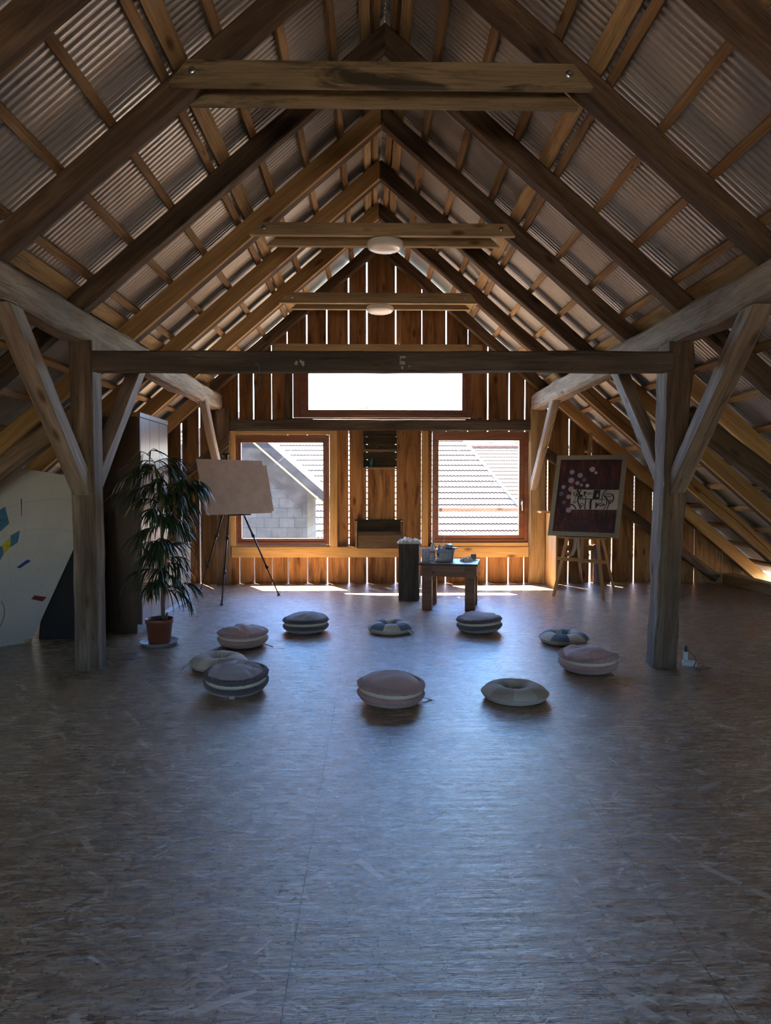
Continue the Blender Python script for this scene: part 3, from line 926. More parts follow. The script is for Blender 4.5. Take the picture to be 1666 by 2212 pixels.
# ------------------------------------------------------------------ wall crates
def crate_shelf():
    Y0, Y1 = 10.20, Y_BACK - 0.004
    x0, x1, z0, z1 = box_px(783, 859.5, 932, 1013, Y0)
    z0 += 0.0
    ox = (x0 + x1) / 2
    t = thing('wall_crate', 'dark wooden crate hung as a two-tier shelf under the crossbeam', 'crate', (ox, Y0, z0), group='crates on the gable wall')
    W, H, D = x1 - x0, z1 - z0 - 0.01, Y1 - Y0
    th = 0.013
    for s in (-1, 1):
        mb = MB()
        mb.box((s * (W / 2 - th / 2), D / 2, H / 2), (th, D, H))
        mb.build('side_panel', M['crate_edge'], t, bevel=0.002)
    mb = MB()
    mb.box((0, D / 2, th), (W - 2 * th, D, th * 2))
    mb.build('bottom_board', M['crate_edge'], t, bevel=0.002)
    mid = P(805, 973, Y0).z - z0
    mb = MB()
    mb.box((0, D / 2, mid), (W - 2 * th, D, 0.03))
    mb.build('shelf', M['crate_edge'], t, bevel=0.002)
    mb = MB()
    zz = 0.03
    while zz < H - 0.05:
        mb.box((0, D - 0.008, zz + 0.055), (W - 2 * th, 0.012, 0.105))
        zz += 0.113
    mb.build('back_board', M['crate'], t)
    return t, mid, W, z0, ox, Y0
t, mid, W, cz0, cox, cy0 = crate_shelf()
jx = wx(801, cy0) - cox
j = thing('green_jar', 'dark green jar of sticks on the lower tier of the crate shelf', 'jar', (cox + jx, cy0 + 0.075, cz0 + 0.0262))
mb = MB()
mb.lathe([(0, 0.0), (0.042, 0.0), (0.047, 0.01), (0.047, 0.125), (0.043, 0.135), (0.043, 0.14), (0.040, 0.14), (0.040, 0.02), (0, 0.02)], 24)
mb.build('glass_body', M['green_glass'], j)
mb = MB()
for k, (dx, dz, lx) in enumerate(((-0.02, 0.16, -0.05), (0.005, 0.175, -0.01), (0.02, 0.165, 0.03))):
    mb.tube([(dx * 0.5, 0, 0.03), (lx * 0.6, 0.0, 0.14 + 0.0 * dz)], 0.004, 6)
mb.build('sticks', M['twig'], j)
for px, py, ln, an, lab in ((786, 969, 0.075, 28, 'pale stick leaning in the left end of the crate shelf'), (812, 970, 0.045, -15, 'short pale stick standing in the middle of the crate shelf')):
    mb = MB()
    a = math.radians(an)
    mb.tube([(0, 0, 0.004), (-math.sin(a) * ln, 0, math.cos(a) * ln)], 0.004, 6)
    o = mb.build('stick', M['twig'], loc=(wx(px, cy0) + (0.025 if an > 0 else 0), cy0 + 0.08, cz0 + mid + 0.0155))
    tag(o, lab, 'stick')

def crate_box():
    Y0, Y1 = 10.15, 10.20
    x0, x1, z0, z1 = box_px(766, 872, 1125, 1185, Y0)
    ox = (x0 + x1) / 2
    t = thing('wall_crate', 'open dark wooden crate resting on the pine rail behind the wood block', 'crate', (ox, Y0, z0), group='crates on the gable wall')
    W, H, D = x1 - x0, z1 - z0, Y_BACK - Y0 - 0.006
    th = 0.014
    f0, f1 = wx(773.5, Y0) - ox, wx(868, Y0) - ox
    mb = MB()
    mb.box(((f0 + f1) / 2, 0.007, 0.125), (f1 - f0, 0.014, 0.25))
    mb.build('front_board', M['crate'], t, bevel=0.002)
    mb = MB()
    mb.box((0, D - 0.007, H / 2 + 0.01), (W, 0.014, H))
    mb.build('back_board', M['crate'], t, bevel=0.002)
    for s in (-1, 1):
        mb = MB()
        mb.box((s * (W / 2 - 0.022), D / 2 + 0.004, H / 2), (0.03, D - 0.022, H - 0.02))
        mb.build('side_panel', M['crate_edge'] if s < 0 else M['crate'], t, bevel=0.002)
    mb = MB()
    mb.box((0, D / 2 + 0.003, 0.008), (W - 0.08, D - 0.03, 0.014))
    mb.build('bottom_board', M['crate'], t)
crate_box()

# ------------------------------------------------------------------ cushions
def n3(x, y, z):
    return noise.noise(Vector((x, y, z)))

def cushion_root(name, label, group, px, py, tilt, rz):
    p = FL(px, py)
    d = (p - CO)
    d.z = 0
    d.normalize()
    c = Vector((p.x, p.y, 0)) + Vector((d.x, d.y, 0)) * 0.155
    return thing(name, label, 'cushion', (c.x, c.y, 0.0), group=group, rot=(tilt[0], tilt[1], rz))

def donut(px, py, colors, label, seed, R=0.228, rz=0.0, tag_ang=None, tilt=(0, 0)):
    t = cushion_root('donut_cushion', label, 'patchwork ring cushions', px, py, tilt, rz)
    SEG = 96
    def top(r, z, a, i):
        w = abs(math.sin(4 * (a)))            # eight panels, pinched at the seams
        pin = (1 - w) ** 6
        q = n3(math.cos(a) * 2 + seed, math.sin(a) * 2, r * 12)
        f = max(0.0, 1 - abs(r - 0.12) / 0.13)
        zz = z - pin * 0.0025 * f + q * 0.006 * f
        inner = math.exp(-((r - 0.06) / 0.03) ** 2)
        zz += inner * 0.004 * math.sin(17 * a + seed)
        return r * (1 + 0.018 * n3(math.cos(a) + seed, math.sin(a), 3)), max(zz, 0.004)
    k = R / 0.228
    prof = [(0.002, 0.022), (0.026, 0.022), (0.040, 0.030), (0.050, 0.047), (0.064, 0.068), (0.082, 0.084), (0.105, 0.095), (0.13, 0.099), (0.155, 0.096), (0.18, 0.087), (0.20, 0.075), (0.215, 0.061), (0.224, 0.05), (0.228, 0.043)]
    prof = [(r * k, z) for r, z in prof]
    mb = MB()
    per = SEG // 8
    mb.lathe(prof, SEG, fn=top, mifn=lambda kk, i: (kk // per) % 2)
    mb.build('top_cover', [M[colors[0]], M[colors[1]]], t)
    mb = MB()
    def bot(r, z, a, i):
        return r * (1 + 0.018 * n3(math.cos(a) + seed, math.sin(a), 3)) , z + (0.003 * math.sin(40 * a) if 0.005 < z < 0.04 else 0)
    mb.lathe([(r * k, z) for r, z in [(0.228, 0.043), (0.224, 0.037), (0.218, 0.026), (0.205, 0.011), (0.185, 0.002), (0.15, 0.0), (0.002, 0.0)]], SEG, fn=bot)
    mb.build('bottom_cover', M['donut_white'] if colors[1] != 'donut_tan' else M['donut_beige'], t)
    mb = MB()
    pts = [((R + 0.001) * (1 + 0.018 * n3(math.cos(a) + seed, math.sin(a), 3)) * 1.0 for a in (0,))]
    ring = []
    for j in range(SEG + 1):
        a = 2 * PI * j / SEG
        rr = R * (1 + 0.018 * n3(math.cos(a) + seed, math.sin(a), 3))
        ring.append((rr * math.cos(a), rr * math.sin(a), 0.0435))
    mb.tube(ring, 0.0032, 6)
    mb.build('piping', M[colors[1]], t)
    if tag_ang is not None:
        a = math.radians(tag_ang) - rz
        u = Vector((math.cos(a), math.sin(a), 0))
        w = Vector((-u.y, u.x, 0)) * 0.017
        b0 = u * (R - 0.006) + Vector((0, 0, 0.045))
        b1 = u * (R + 0.03) + Vector((0, 0, 0.028))
        b2 = u * (R + 0.055) + Vector((0, 0, 0.006))
        mb = MB()
        for q0, q1 in ((b0, b1), (b1, b2)):
            mb.prism([q0 - w, q0 + w, q1 + w, q1 - w], (0, 0, 0.003))
        mb.build('loop_tag', M['tag'], t)
    return t

def macaron(px, py, col, label, seed, R=0.225, rz=0.0, tag_ang=None, tilt=(0, 0), strap=False):
    t = cushion_root('macaron_cushion', label, 'macaron shaped cushions', px, py, tilt, rz)
    top_m, fur, low = {'pink': ('pink', 'pink_fur', 'pink_dark'), 'lilac': ('lilac', 'lilac_fur', 'lilac_fur')}[col]
    t.scale = (1, 1, 1.14)
    SEG = 96
    def shell(r, z, a, i):
        x, y = r * math.cos(a), r * math.sin(a)
        wr = 0.017 * math.sin(60 * (y + 0.4 * x * x * 6) + 6 * n3(x * 9 + seed, y * 6, 1)) * max(0, n3(x * 5 + seed, y * 5, 2) + 0.25) * min(1, r / 0.06)
        edge = max(0.0, (r - 0.15) / 0.06)
        wr += 0.0035 * edge * math.sin(13 * a + 5 * n3(math.cos(a) * 2 + seed, math.sin(a) * 2, 0))
        return r * (1 + 0.012 * n3(math.cos(a) * 1.5 + seed, math.sin(a) * 1.5, 5)), z + wr + 0.014 * n3(x * 6 + seed, y * 6, 4)
    mb = MB()
    mb.lathe([(0.002, 0.163), (0.03, 0.1625), (0.06, 0.161), (0.09, 0.157), (0.115, 0.152), (0.14, 0.1455), (0.162, 0.138), (0.18, 0.13), (0.196, 0.121), (0.209, 0.112), (0.217, 0.104)], SEG, fn=shell)
    mb.build('top_shell', M[top_m], t)
    def furry(sc):
        def fn(r, z, a, i):
            q = n3(math.cos(a) * 14 + seed, math.sin(a) * 14, z * 90) + 0.6 * n3(math.cos(a) * 31, math.sin(a) * 31 + seed, z * 170)
            return r + q * 0.006 * sc, z + 0.003 * sc * n3(math.cos(a) * 20, math.sin(a) * 20 + seed, 7) + 0.004 * math.sin(2 * a + seed)
        return fn
    F3 = 220
    mb = MB()
    mb.lathe([(0.195, 0.124), (0.211, 0.1225), (0.223, 0.116), (0.229, 0.107), (0.227, 0.098), (0.218, 0.092), (0.2, 0.09)], F3, fn=furry(1.0))
    mb.build('plush_rim', M[fur], t)
    mb = MB()
    mb.lathe([(0.2, 0.096), (0.212, 0.093), (0.2145, 0.08), (0.2135, 0.068), (0.2, 0.063)], SEG)
    mb.build('filling_band', M['cream'], t)
    mb = MB()
    mb.lathe([(0.2, 0.07), (0.218, 0.069), (0.228, 0.062), (0.229, 0.051), (0.222, 0.040), (0.214, 0.033)], F3, fn=furry(0.6))
    mb.build('plush_rim', M[low], t)
    mb = MB()
    mb.lathe([(0.217, 0.036), (0.207, 0.023), (0.188, 0.011), (0.163, 0.003), (0.14, 0.0), (0.002, 0.0)], SEG)
    mb.build('bottom_shell', M[top_m], t)
    if tag_ang is not None:
        a = math.radians(tag_ang) - rz
        u = Vector((math.cos(a), math.sin(a), 0))
        w = Vector((-u.y, u.x, 0)) * (0.018 if not strap else 0.012)
        l1, l2 = (0.015, 0.03) if not strap else (0.035, 0.085)
        b0 = u * (R - 0.022) + Vector((0, 0, 0.026))
        b1 = u * (R - 0.01 + l1) + Vector((0, 0, 0.014))
        b2 = u * (R - 0.01 + l2) + Vector((0, 0, 0.003))
        mb = MB()
        for q0, q1 in ((b0, b1), (b1, b2)):
            mb.prism([q0 - w, q0 + w, q1 + w, q1 - w], (0, 0, 0.002))
        mb.build('cloth_tag', M['tag'] if not strap else M[fur], t)
    return t

macaron(844, 1531, 'pink', 'dusty pink macaron cushion nearest the camera, in the middle', 1.0, rz=0.3, tag_ang=5, strap=True, tilt=(0.01, 0.03))
donut(1112, 1523, ('donut_tan', 'donut_beige'), 'beige and tan ring cushion at the near right of the circle', 2.0, rz=0.55)
macaron(511, 1503, 'lilac', 'grey-lilac macaron cushion at the near left, with a white tag in front', 3.0, rz=1.0, tag_ang=-87, tilt=(0.05, -0.06))
donut(472, 1451, ('donut_beige', 'donut_white'), 'cream ring cushion at the left, partly behind the grey-lilac cushion', 4.0, rz=0.2, tag_ang=205)
macaron(525, 1402, 'pink', 'pink macaron cushion at the left, nearest the potted plant', 5.0, rz=2.0, tag_ang=-18, strap=True)
macaron(661, 1370, 'lilac', 'grey macaron cushion at the far left of the circle, in front of the tripod', 6.0, rz=0.7, tilt=(0.0, -0.01))
donut(843, 1371, ('donut_blue', 'donut_white'), 'blue and white ring cushion in the middle far side, in front of the wood block', 7.0, rz=0.39 + 0.06, tag_ang=-42)
macaron(1036, 1370, 'lilac', 'tilted grey macaron cushion right in front of the small table', 8.0, rz=2.6, tilt=(0.02, 0.05))
donut(1218, 1395, ('donut_blue', 'donut_white'), 'blue and white ring cushion at the right, in front of the painting easel', 9.0, rz=0.75, tag_ang=-8)
macaron(1270, 1458, 'pink', 'pink macaron cushion at the right, beside the gnarled post', 10.0, rz=3.4, tag_ang=-48)

# ------------------------------------------------------------------ small table with art supplies
TZ = 0.55
tl, tr_ = P(905.6, 1219, 8.07), P(1031.5, 1220, 7.93)
tab_rz = math.atan2(tr_.y - tl.y, tr_.x - tl.x)
tu = Vector((math.cos(tab_rz), math.sin(tab_rz), 0))
tv = Vector((-math.sin(tab_rz), math.cos(tab_rz), 0))
TWd, TDp = (tr_ - tl).length, 0.60
tc_ = Vector((tl.x, tl.y, 0)) + tu * (TWd / 2) + tv * (TDp / 2)
table = thing('side_table', 'sturdy low reddish wooden table covered with art supplies', 'table', tc_, tab_rz)
mb = MB()
mb.box((0, 0, TZ - 0.012), (TWd, TDp, 0.024))
mb.build('table_top', M['table_top'], table, bevel=0.003)
mb = MB()
LW = 0.115
for s in (-1, 1):
    mb.box((0, s * (TDp / 2 - 0.045), TZ - 0.09), (TWd - 0.05, 0.024, 0.132))
for s in (-1, 1):
    mb.box((s * (TWd / 2 - 0.025), 0, TZ - 0.09), (0.024, TDp - 0.1, 0.132))
mb.build('apron', M['table'], table, bevel=0.002)
for sx in (-1, 1):
    for sy in (-1, 1):
        mb = MB()
        mb.box((sx * (TWd / 2 - 0.03 - LW / 2), sy * (TDp / 2 - 0.025 - 0.045), (TZ - 0.024) / 2), (LW, 0.09, TZ - 0.024))
        mb.build('leg', M['table'], table, bevel=0.004)

def on_table(px, py):
    p = FL(px, py, TZ)
    return Vector((p.x, p.y, TZ))
# measuring cup
p = on_table(919.5, 1213)
t = thing('plastic_cup', 'milky measuring cup at the left end of the table', 'cup', p)
mb = MB()
mb.lathe([(0, 0.003), (0.044, 0.003), (0.046, 0.0), (0.0475, 0.0), (0.056, 0.15), (0.059, 0.155), (0.059, 0.158), (0.0545, 0.158), (0.0445, 0.006), (0, 0.006)], 32)
mb.build('cup_body', M['cup'], t)
mb = MB()
for k in range(5):
    z = 0.045 + k * 0.017
    r = 0.0478 + (z / 0.15) * 0.0085 + 0.0006
    for a0 in (-1.75,):
        w = 0.25 if k % 2 else 0.45
        pts = [(r * math.cos(a0 + w * q / 4), r * math.sin(a0 + w * q / 4)) for q in range(5)]
        for (xa, ya), (xb, yb) in zip(pts[:-1], pts[1:]):
            mb.prism([(xa, ya, z), (xb, yb, z), (xb, yb, z + 0.004), (xa, ya, z + 0.004)], (xa * 0.01, ya * 0.01, 0))
mb.build('scale_marks', M['label_red'], t)
# glue bottle
p = on_table(933.5, 1211)
t = thing('glue_bottle', 'squeeze bottle with pointed cap between cup and tub', 'bottle', p + tv * 0.03)
mb = MB()
mb.lathe([(0, 0), (0.034, 0), (0.036, 0.005), (0.036, 0.12), (0.033, 0.14), (0.02, 0.158), (0.017, 0.165), (0.017, 0.17), (0, 0.17)], 28)
mb.build('bottle_body', M['glue'], t)
mb = MB()
mb.lathe([(0.0195, 0.166), (0.0195, 0.185), (0.015, 0.19), (0.008, 0.2), (0.006, 0.212), (0, 0.213)], 20)
mb.build('cap', M['white_plastic'], t)
mb = MB()
mb.lathe([(0.0365, 0.075), (0.0365, 0.118)], 28)
mb.build('label_band', M['label_grey'], t)
mb = MB()
mb.lathe([(0.0368, 0.098), (0.0368, 0.112)], 28)
mb.build('label_stripe', M['label_red'], t)
# tub
p = on_table(962, 1213)
tub = thing('plastic_tub', 'pale plastic tub crammed with paint tubes on the small table', 'tub', p + tv * 0.05, tab_rz)
def rrect(w, d, r, z, n=5):
    pts = []
    for (sx, sy, a0) in ((1, 1, 0), (-1, 1, PI / 2), (-1, -1, PI), (1, -1, 1.5 * PI)):
        for k in range(n):
            a = a0 + PI / 2 * k / (n - 1)
            pts.append((sx * (w / 2 - r) + r * math.cos(a), sy * (d / 2 - r) + r * math.sin(a), z))
    return pts
def loft(mb, rings, mi=0, smooth=True, cap0=True, cap1=True):
    n = len(rings[0])
    vs = [q for r in rings for q in r]
    fs = []
    for i in range(len(rings) - 1):
        for k in range(n):
            fs.append((i * n + k, i * n + (k + 1) % n, (i + 1) * n + (k + 1) % n, (i + 1) * n + k))
    if cap0:
        fs.append(tuple(reversed(range(n))))
    if cap1:
        fs.append(tuple((len(rings) - 1) * n + k for k in range(n)))
    mb.add(vs, fs, mi, smooth)
mb = MB()
loft(mb, [rrect(0.175, 0.13, 0.03, 0), rrect(0.215, 0.165, 0.035, 0.135), rrect(0.235, 0.185, 0.04, 0.14), rrect(0.235, 0.185, 0.04, 0.147), rrect(0.208, 0.158, 0.033, 0.145), rrect(0.17, 0.125, 0.03, 0.006)])
mb.build('tub_body', M['tub'], tub)
mb = MB()
mb.prism([(-0.06, -0.0745, 0.025), (0.075, -0.0745, 0.025), (0.08, -0.0835, 0.105), (-0.065, -0.0835, 0.105)], (0, -0.002, 0))
mb.build('paper_label', M['label_grey'], tub)
mb = MB()
mb.prism([(-0.097, -0.062, 0.06), (-0.072, -0.0775, 0.06), (-0.075, -0.0825, 0.11), (-0.1, -0.065, 0.11)], (0, -0.002, 0))
mb.build('blue_mark', M['label_blue'], tub)
def in_tub(x, y, z):
    return p + tv * 0.05 + tu * x + tv * y + Vector((0, 0, z))
def tube_obj(name, a, b, r0, r1, mat, label, cat, cap=None):
    t = thing(name, label, cat, a)
    a, b = Vector(a), Vector(b)
    d = b - a
    mb = MB()
    mb.tube([(0, 0, 0), d * 0.25, d * 0.85, d], [r0 * 0.4, r0, r1, r1 * 0.9], 14)
    mb.build('tube_body', mat, t)
    if cap:
        mb = MB()
        mb.tube([d * 0.99, d * 1.12], [r1 * 0.6, r1 * 0.55], 12)
        mb.build('cap', cap, t)
    return t
tube_obj('paint_tube', in_tub(-0.075, -0.02, 0.10), in_tub(-0.08, 0.01, 0.19), 0.02, 0.023, M['tube_metal'], 'short upright paint tube at the left of the tub', 'paint tube')
tube_obj('paint_tube', in_tub(-0.06, 0.0, 0.10), in_tub(0.02, -0.03, 0.195), 0.018, 0.024, M['label_grey'], 'slanting grey paint tube in the middle of the tub', 'paint tube', M['white_plastic'])
tube_obj('paint_tube', in_tub(0.05, 0.02, 0.10), in_tub(0.055, -0.01, 0.205), 0.025, 0.029, M['tube_metal'], 'fat round-ended paint tube standing at the right of the tub', 'paint tube')
o = thing('paint_pan', 'shallow dark pan lying on top of the tub', 'pan', in_tub(0.055, -0.03, 0.1475), tab_rz)
mb = MB()
mb.lathe([(0, 0.0), (0.045, 0.0), (0.058, 0.013), (0.060, 0.014), (0.055, 0.016), (0.043, 0.004), (0, 0.004)], 28)
mb.build('pan_body', M['dark'], o)
o = thing('paint_lid', 'pale round dish lying over the right rim of the tub', 'lid', in_tub(0.085, 0.03, 0.1475), tab_rz)  # loose round paint lid lying on the tub
mb = MB()
mb.lathe([(0, 0.005), (0.05, 0.005), (0.053, 0.0), (0.055, 0.0), (0.053, 0.012), (0, 0.012)], 28)
mb.build('lid_body', M['white_plastic'], o)
def brush(a, b, r, mat, label, tip=None):
    t = thing('paint_brush', label, 'brush', a)
    d = Vector(b) - Vector(a)
    mb = MB()
    mb.tube([(0, 0, 0), d * 0.5, d * 0.97, d], [r * 1.0, r * 1.2, r * 0.7, r * 0.4], 8)
    mb.build('handle', mat, t)
    mb = MB()
    mb.tube([-d * 0.12, -d * 0.06, (0, 0, 0)], [r * 0.3, r * 1.3, r * 1.1], 8)
    mb.build('bristles', M['dark'], t)
brush(in_tub(-0.10, 0.05, 0.09), in_tub(-0.205, 0.06, 0.315), 0.003, M['dark'], 'thin black brush pointing up left from behind the glue bottle')
brush(in_tub(-0.065, 0.06, 0.09), in_tub(-0.015, 0.07, 0.29), 0.003, M['tube_metal'], 'thin pale brush pointing up right out of the tub')
brush(on_table(968, 1211.5) - tv * 0.03 + Vector((0, 0, 0.012)), in_tub(-0.08, -0.088, 0.165), 0.004, M['green_stick'], 'green-handled brush leaning across the front of the tub')
mb = MB()
mb.tube([(-0.06, 0, 0.016), (-0.03, 0.0, 0.026), (0.02, 0, 0.02), (0.05, 0, 0.01), (0.065, 0, 0.005)], [0.014, 0.025, 0.019, 0.009, 0.003], 12)
o = mb.build('paint_tube', M['tube_metal'], loc=on_table(953, 1213) - tv * 0.055)
tag(o, 'crumpled used paint tube lying in front of the tub', 'paint tube')
mb = MB()
mb.lathe([(0, 0.0), (0.016, 0), (0.016, 0.022), (0.013, 0.025), (0, 0.025)], 16)
o = mb.build('tube_cap', M['paper'], loc=on_table(940.5, 1213.5) - tv * 0.02)
tag(o, 'tiny white cap lying beside the glue bottle', 'cap')

def crumple(name, w, d, h, seed, mat, nx=36, ny=24, ridges=8.0, base=0.002):
    mb = MB()
    vs, fs = [], []
    for j in range(ny + 1):
        for i in range(nx + 1):
            u, v = i / nx * 2 - 1, j / ny * 2 - 1
            e = max(0, 1 - abs(u) ** 4) * max(0, 1 - abs(v) ** 4)
            e = e ** 0.5
            z = h * e * (0.62 + 0.35 * n3(u * 1.6 + seed, v * 1.2, seed) + 0.17 * math.sin(ridges * u + 3 * n3(u * 1.5, v * 1.5 + seed, 1) + 2.2 * v) + 0.12 * n3(u * 5, v * 5 + seed, 2))
            x = u * w / 2 * (1 + 0.10 * n3(v * 2 + seed, u, 2))
            y = v * d / 2 * (1 + 0.15 * n3(u * 2 + seed, v, 3))
            vs.append((x, y, max(base, z + base)))
    for j in range(ny):
        for i in range(nx):
            a = j * (nx + 1) + i
            fs.append((a, a + 1, a + nx + 2, a + nx + 1))
    mb.add(vs, fs, 0, True)
    nb = len(vs)
    # flat underside
    rim = [i for i in range(nx + 1)] + [(j + 1) * (nx + 1) - 1 for j in range(1, ny + 1)] + [ny * (nx + 1) + i for i in range(nx - 1, -1, -1)] + [j * (nx + 1) for j in range(ny - 1, 0, -1)]
    mb.add([(vs[i][0], vs[i][1], 0.0) for i in rim], [])
    n = len(rim)
    for k in range(n):
        mb.f.append((rim[k], nb + k, nb + (k + 1) % n, rim[(k + 1) % n]))
        mb.m.append(0)
        mb.sm.append(True)
    mb.f.append(tuple(nb + k for k in range(n)))
    mb.m.append(0)
    mb.sm.append(False)
    return mb.build(name, mat)
o = crumple('paper_wad', 0.13, 0.10, 0.075, 3.3, M['paper'], ridges=5)
o.location = on_table(1008, 1213) + tv * 0.03
o.rotation_euler = (0, 0, 0.5)
tag(o, 'crumpled white paper wad at the right end of the table', 'paper')
o = thing('card_box', 'small grey card box standing at the right end of the table', 'box', on_table(1022.5, 1210) + tv * 0.05, tab_rz + 0.3)
mb = MB()
mb.box((0, 0, 0.035), (0.062, 0.03, 0.07))
mb.build('box_body', M['grey_box'], o, bevel=0.002)
mb = MB()
mb.box((0.0, -0.055, 0.004), (0.07, 0.06, 0.008))
mb.build('open_flap', M['pale_blue'], o, bevel=0.001)

# ------------------------------------------------------------------ wood block with rag
bl = FL(861, 1297)
br_ = FL(905, 1297)
stz = 0.712
rzb = 0.10
bw = (br_ - bl).length / math.cos(rzb)
bu, bv = Vector((math.cos(rzb), -math.sin(rzb), 0)), Vector((math.sin(rzb), math.cos(rzb), 0))
bc = Vector((bl.x, bl.y, 0)) + bu * bw / 2 + bv * 0.13
mb = MB()
nseg = 14
rings = []
for k in range(nseg + 1):
    z = stz * k / nseg
    ring = []
    for (x, y) in ((-1, -1), (-.5, -1.02), (0, -.99), (.5, -1.01), (1, -1), (1.01, 0), (1, 1), (0, 1), (-1, 1), (-1.01, 0)):
        nv = noise.noise_vector(Vector((x * 3, y * 3, z * 5))) * 0.006
        ring.append((x * bw / 2 + nv.x, y * 0.13 + nv.y, z))
    rings.append(ring)
loft(mb, rings, smooth=False)
o = mb.build('wood_block', M['stump'])
o.location = bc
o.rotation_euler = (0, 0, -rzb)
tag(o, 'tall dark weathered wood block standing left of the small table', 'wood block')
o = crumple('cloth_rag', 0.30, 0.19, 0.085, 1.7, M['rag'], nx=70, ny=36, ridges=15)
o.location = bc + Vector((0.0, 0, stz + 0.004))
tag(o, 'crumpled pale cloth rag lying on the tall wood block', 'rag')

# ------------------------------------------------------------------ tripod with boards
def fp(px, py):
    q = FL(px, py)
    return Vector((q.x, q.y, 0))
feet = [fp(431, 1283), fp(479, 1307), fp(602, 1286)]
apex = P(500, 1050, 8.98)
trip = thing('tripod_easel', 'slim black camera tripod used as an easel, holding brown boards', 'tripod', Vector((apex.x, apex.y, 0)))
tb = Vector((apex.x, apex.y, 0))
for ft in feet:
    a = apex - tb
    b = ft - tb + Vector((0, 0, 0.012))
    mb = MB()
    m1, m2 = a.lerp(b, 0.45), a.lerp(b, 0.74)
    mb.tube([a, m1], 0.0125, 10)
    mb.tube([m1, m2], 0.0105, 10)
    mb.tube([m2, b], 0.0085, 10)
    lg = mb.build('leg', M['black_metal'], trip)
    dirv = (b - a).normalized()
    for q in (m1, m2):
        mb = MB()
        mb.tube([q - dirv * 0.025, q + dirv * 0.025], 0.018, 10)
        mb.box(q + Vector((0.016, -0.008, 0)), (0.02, 0.014, 0.028))
        mb.build('leg_clamp', M['dark'], lg)
    mb = MB()
    mb.lathe([(0, -0.012), (0.017, -0.012), (0.019, -0.004), (0.013, 0.014), (0, 0.016)], 12, c=b)
    mb.build('rubber_foot', M['dark'], lg)
head = P(489, 985, 9.02) - tb
mb = MB()
mb.tube([apex - tb - Vector((0, 0, 0.12)), apex - tb + Vector((0, 0, 0.03)), head], [0.014, 0.016, 0.012], 12)
mb.build('centre_column', M['black_metal'], trip)
mb = MB()
mb.tube([apex - tb - Vector((0, 0, 0.05)), apex - tb + Vector((0, 0, 0.03))], 0.035, 14)
mb.build('leg_hub', M['dark'], trip)
mb = MB()
mb.tube([head - Vector((0, 0, 0.02)), head + Vector((0, 0, 0.02))], 0.022, 12)
mb.tube([head + Vector((-0.05, -0.01, 0.02)), head + Vector((0.045, 0.01, 0.028))], 0.013, 10)
mb.tube([head + Vector((-0.05, -0.01, 0.02)), head + Vector((-0.052, -0.012, -0.015))], 0.008, 10)
mb.build('head_clamp', M['dark'], trip)

def slab(name, BL, BR, TL, th, mat, label, cat, poly=None, parent=None):
    u, v = BR - BL, TL - BL
    n = u.cross(v).normalized()
    if n.y < 0:
        n = -n
    c = BL
    pts = [(0, 0), (1, 0), (1, 1), (0, 1)] if poly is None else poly
    mb = MB()
    mb.prism([u * a + v * b for a, b in pts], n * th)
    o = mb.build(name, mat)
    o.location = c
    return tag(o, label, cat), u, v, n
BLb, BRb, TLb = P(445, 1112, 8.30), P(588, 1108, 8.92), P(424, 991, 8.50)
slab('drawing_board', BLb, BRb, TLb, 0.012, M['card'], 'brown board facing the room on the black tripod', 'board')
n_ = (BRb - BLb).cross(TLb - BLb).normalized()
n_ = n_ if n_.y > 0 else -n_
sh = n_ * 0.016
slab('drawing_board', P(470, 1108, 8.44) + sh, P(593, 1103, 8.96) + sh, P(455, 1003, 8.60) + sh, 0.012, M['card'], 'second brown board peeping out behind the front board on the tripod', 'board')
# clamp shelf that carries the boards
mb = MB()
mid_b = (BLb + BRb) / 2
mb.tube([mid_b + Vector((-0.12, -0.05, -0.012)) - tb, mid_b + Vector((0.12, 0.055, -0.012)) - tb], 0.010, 10)
mb.tube([mid_b + Vector((0, 0, -0.012)) - tb, apex - tb - Vector((0, 0, 0.10))], 0.009, 10)
mb.build('board_rest', M['black_metal'], trip)

# ------------------------------------------------------------------ painting on easel
PBL, PBR, PTL = P(1183, 1156, 9.02), P(1337, 1162, 8.62), P(1204, 984, 9.22)
pu, pv = PBR - PBL, PTL - PBL
pn = pu.cross(pv).normalized()
pn = pn if pn.y > 0 else -pn            # pointing away from the room
PWd, PHt = pu.length, pv.length
paint = thing('framed_painting', 'red-black abstract painting with pale circles and line faces, on a wooden easel', 'painting', PBL)

# map crop pixels of the canvas to canvas coordinates
CC = [Vector((205, 215)), Vector((1410, 190)), Vector((1248, 1655)), Vector((40, 1615))]
def inv_bil(x, y):
    s, t = 0.5, 0.5
    for _ in range(12):
        q = CC[0] * (1 - s) * (1 - t) + CC[1] * s * (1 - t) + CC[2] * s * t + CC[3] * (1 - s) * t
        ds = (CC[1] - CC[0]) * (1 - t) + (CC[2] - CC[3]) * t
        dt = (CC[3] - CC[0]) * (1 - s) + (CC[2] - CC[1]) * s
        e = Vector((x, y)) - q
        det = ds.x * dt.y - ds.y * dt.x
        s += (e.x * dt.y - e.y * dt.x) / det
        t += (ds.x * e.y - ds.y * e.x) / det
    return s, 1 - t
FW = 0.058
fu, fv = FW / PWd, FW / PHt
uN, vN = pu.normalized(), pv.normalized()
def cp(s, t, off=0.0):
    "canvas coordinates 0..1 to local point"
    return pu * (fu + s * (1 - 2 * fu)) + pv * (fv + t * (1 - 2 * fv)) - pn * off
mb = MB()
def quad_bar(a, b, c, d, n):
    mb.prism([a, b, c, d], n)
e = pn * 0.035
o0 = [Vector((0, 0, 0)), pu, pu + pv, pv]
i0 = [cp(0, 0), cp(1, 0), cp(1, 1), cp(0, 1)]
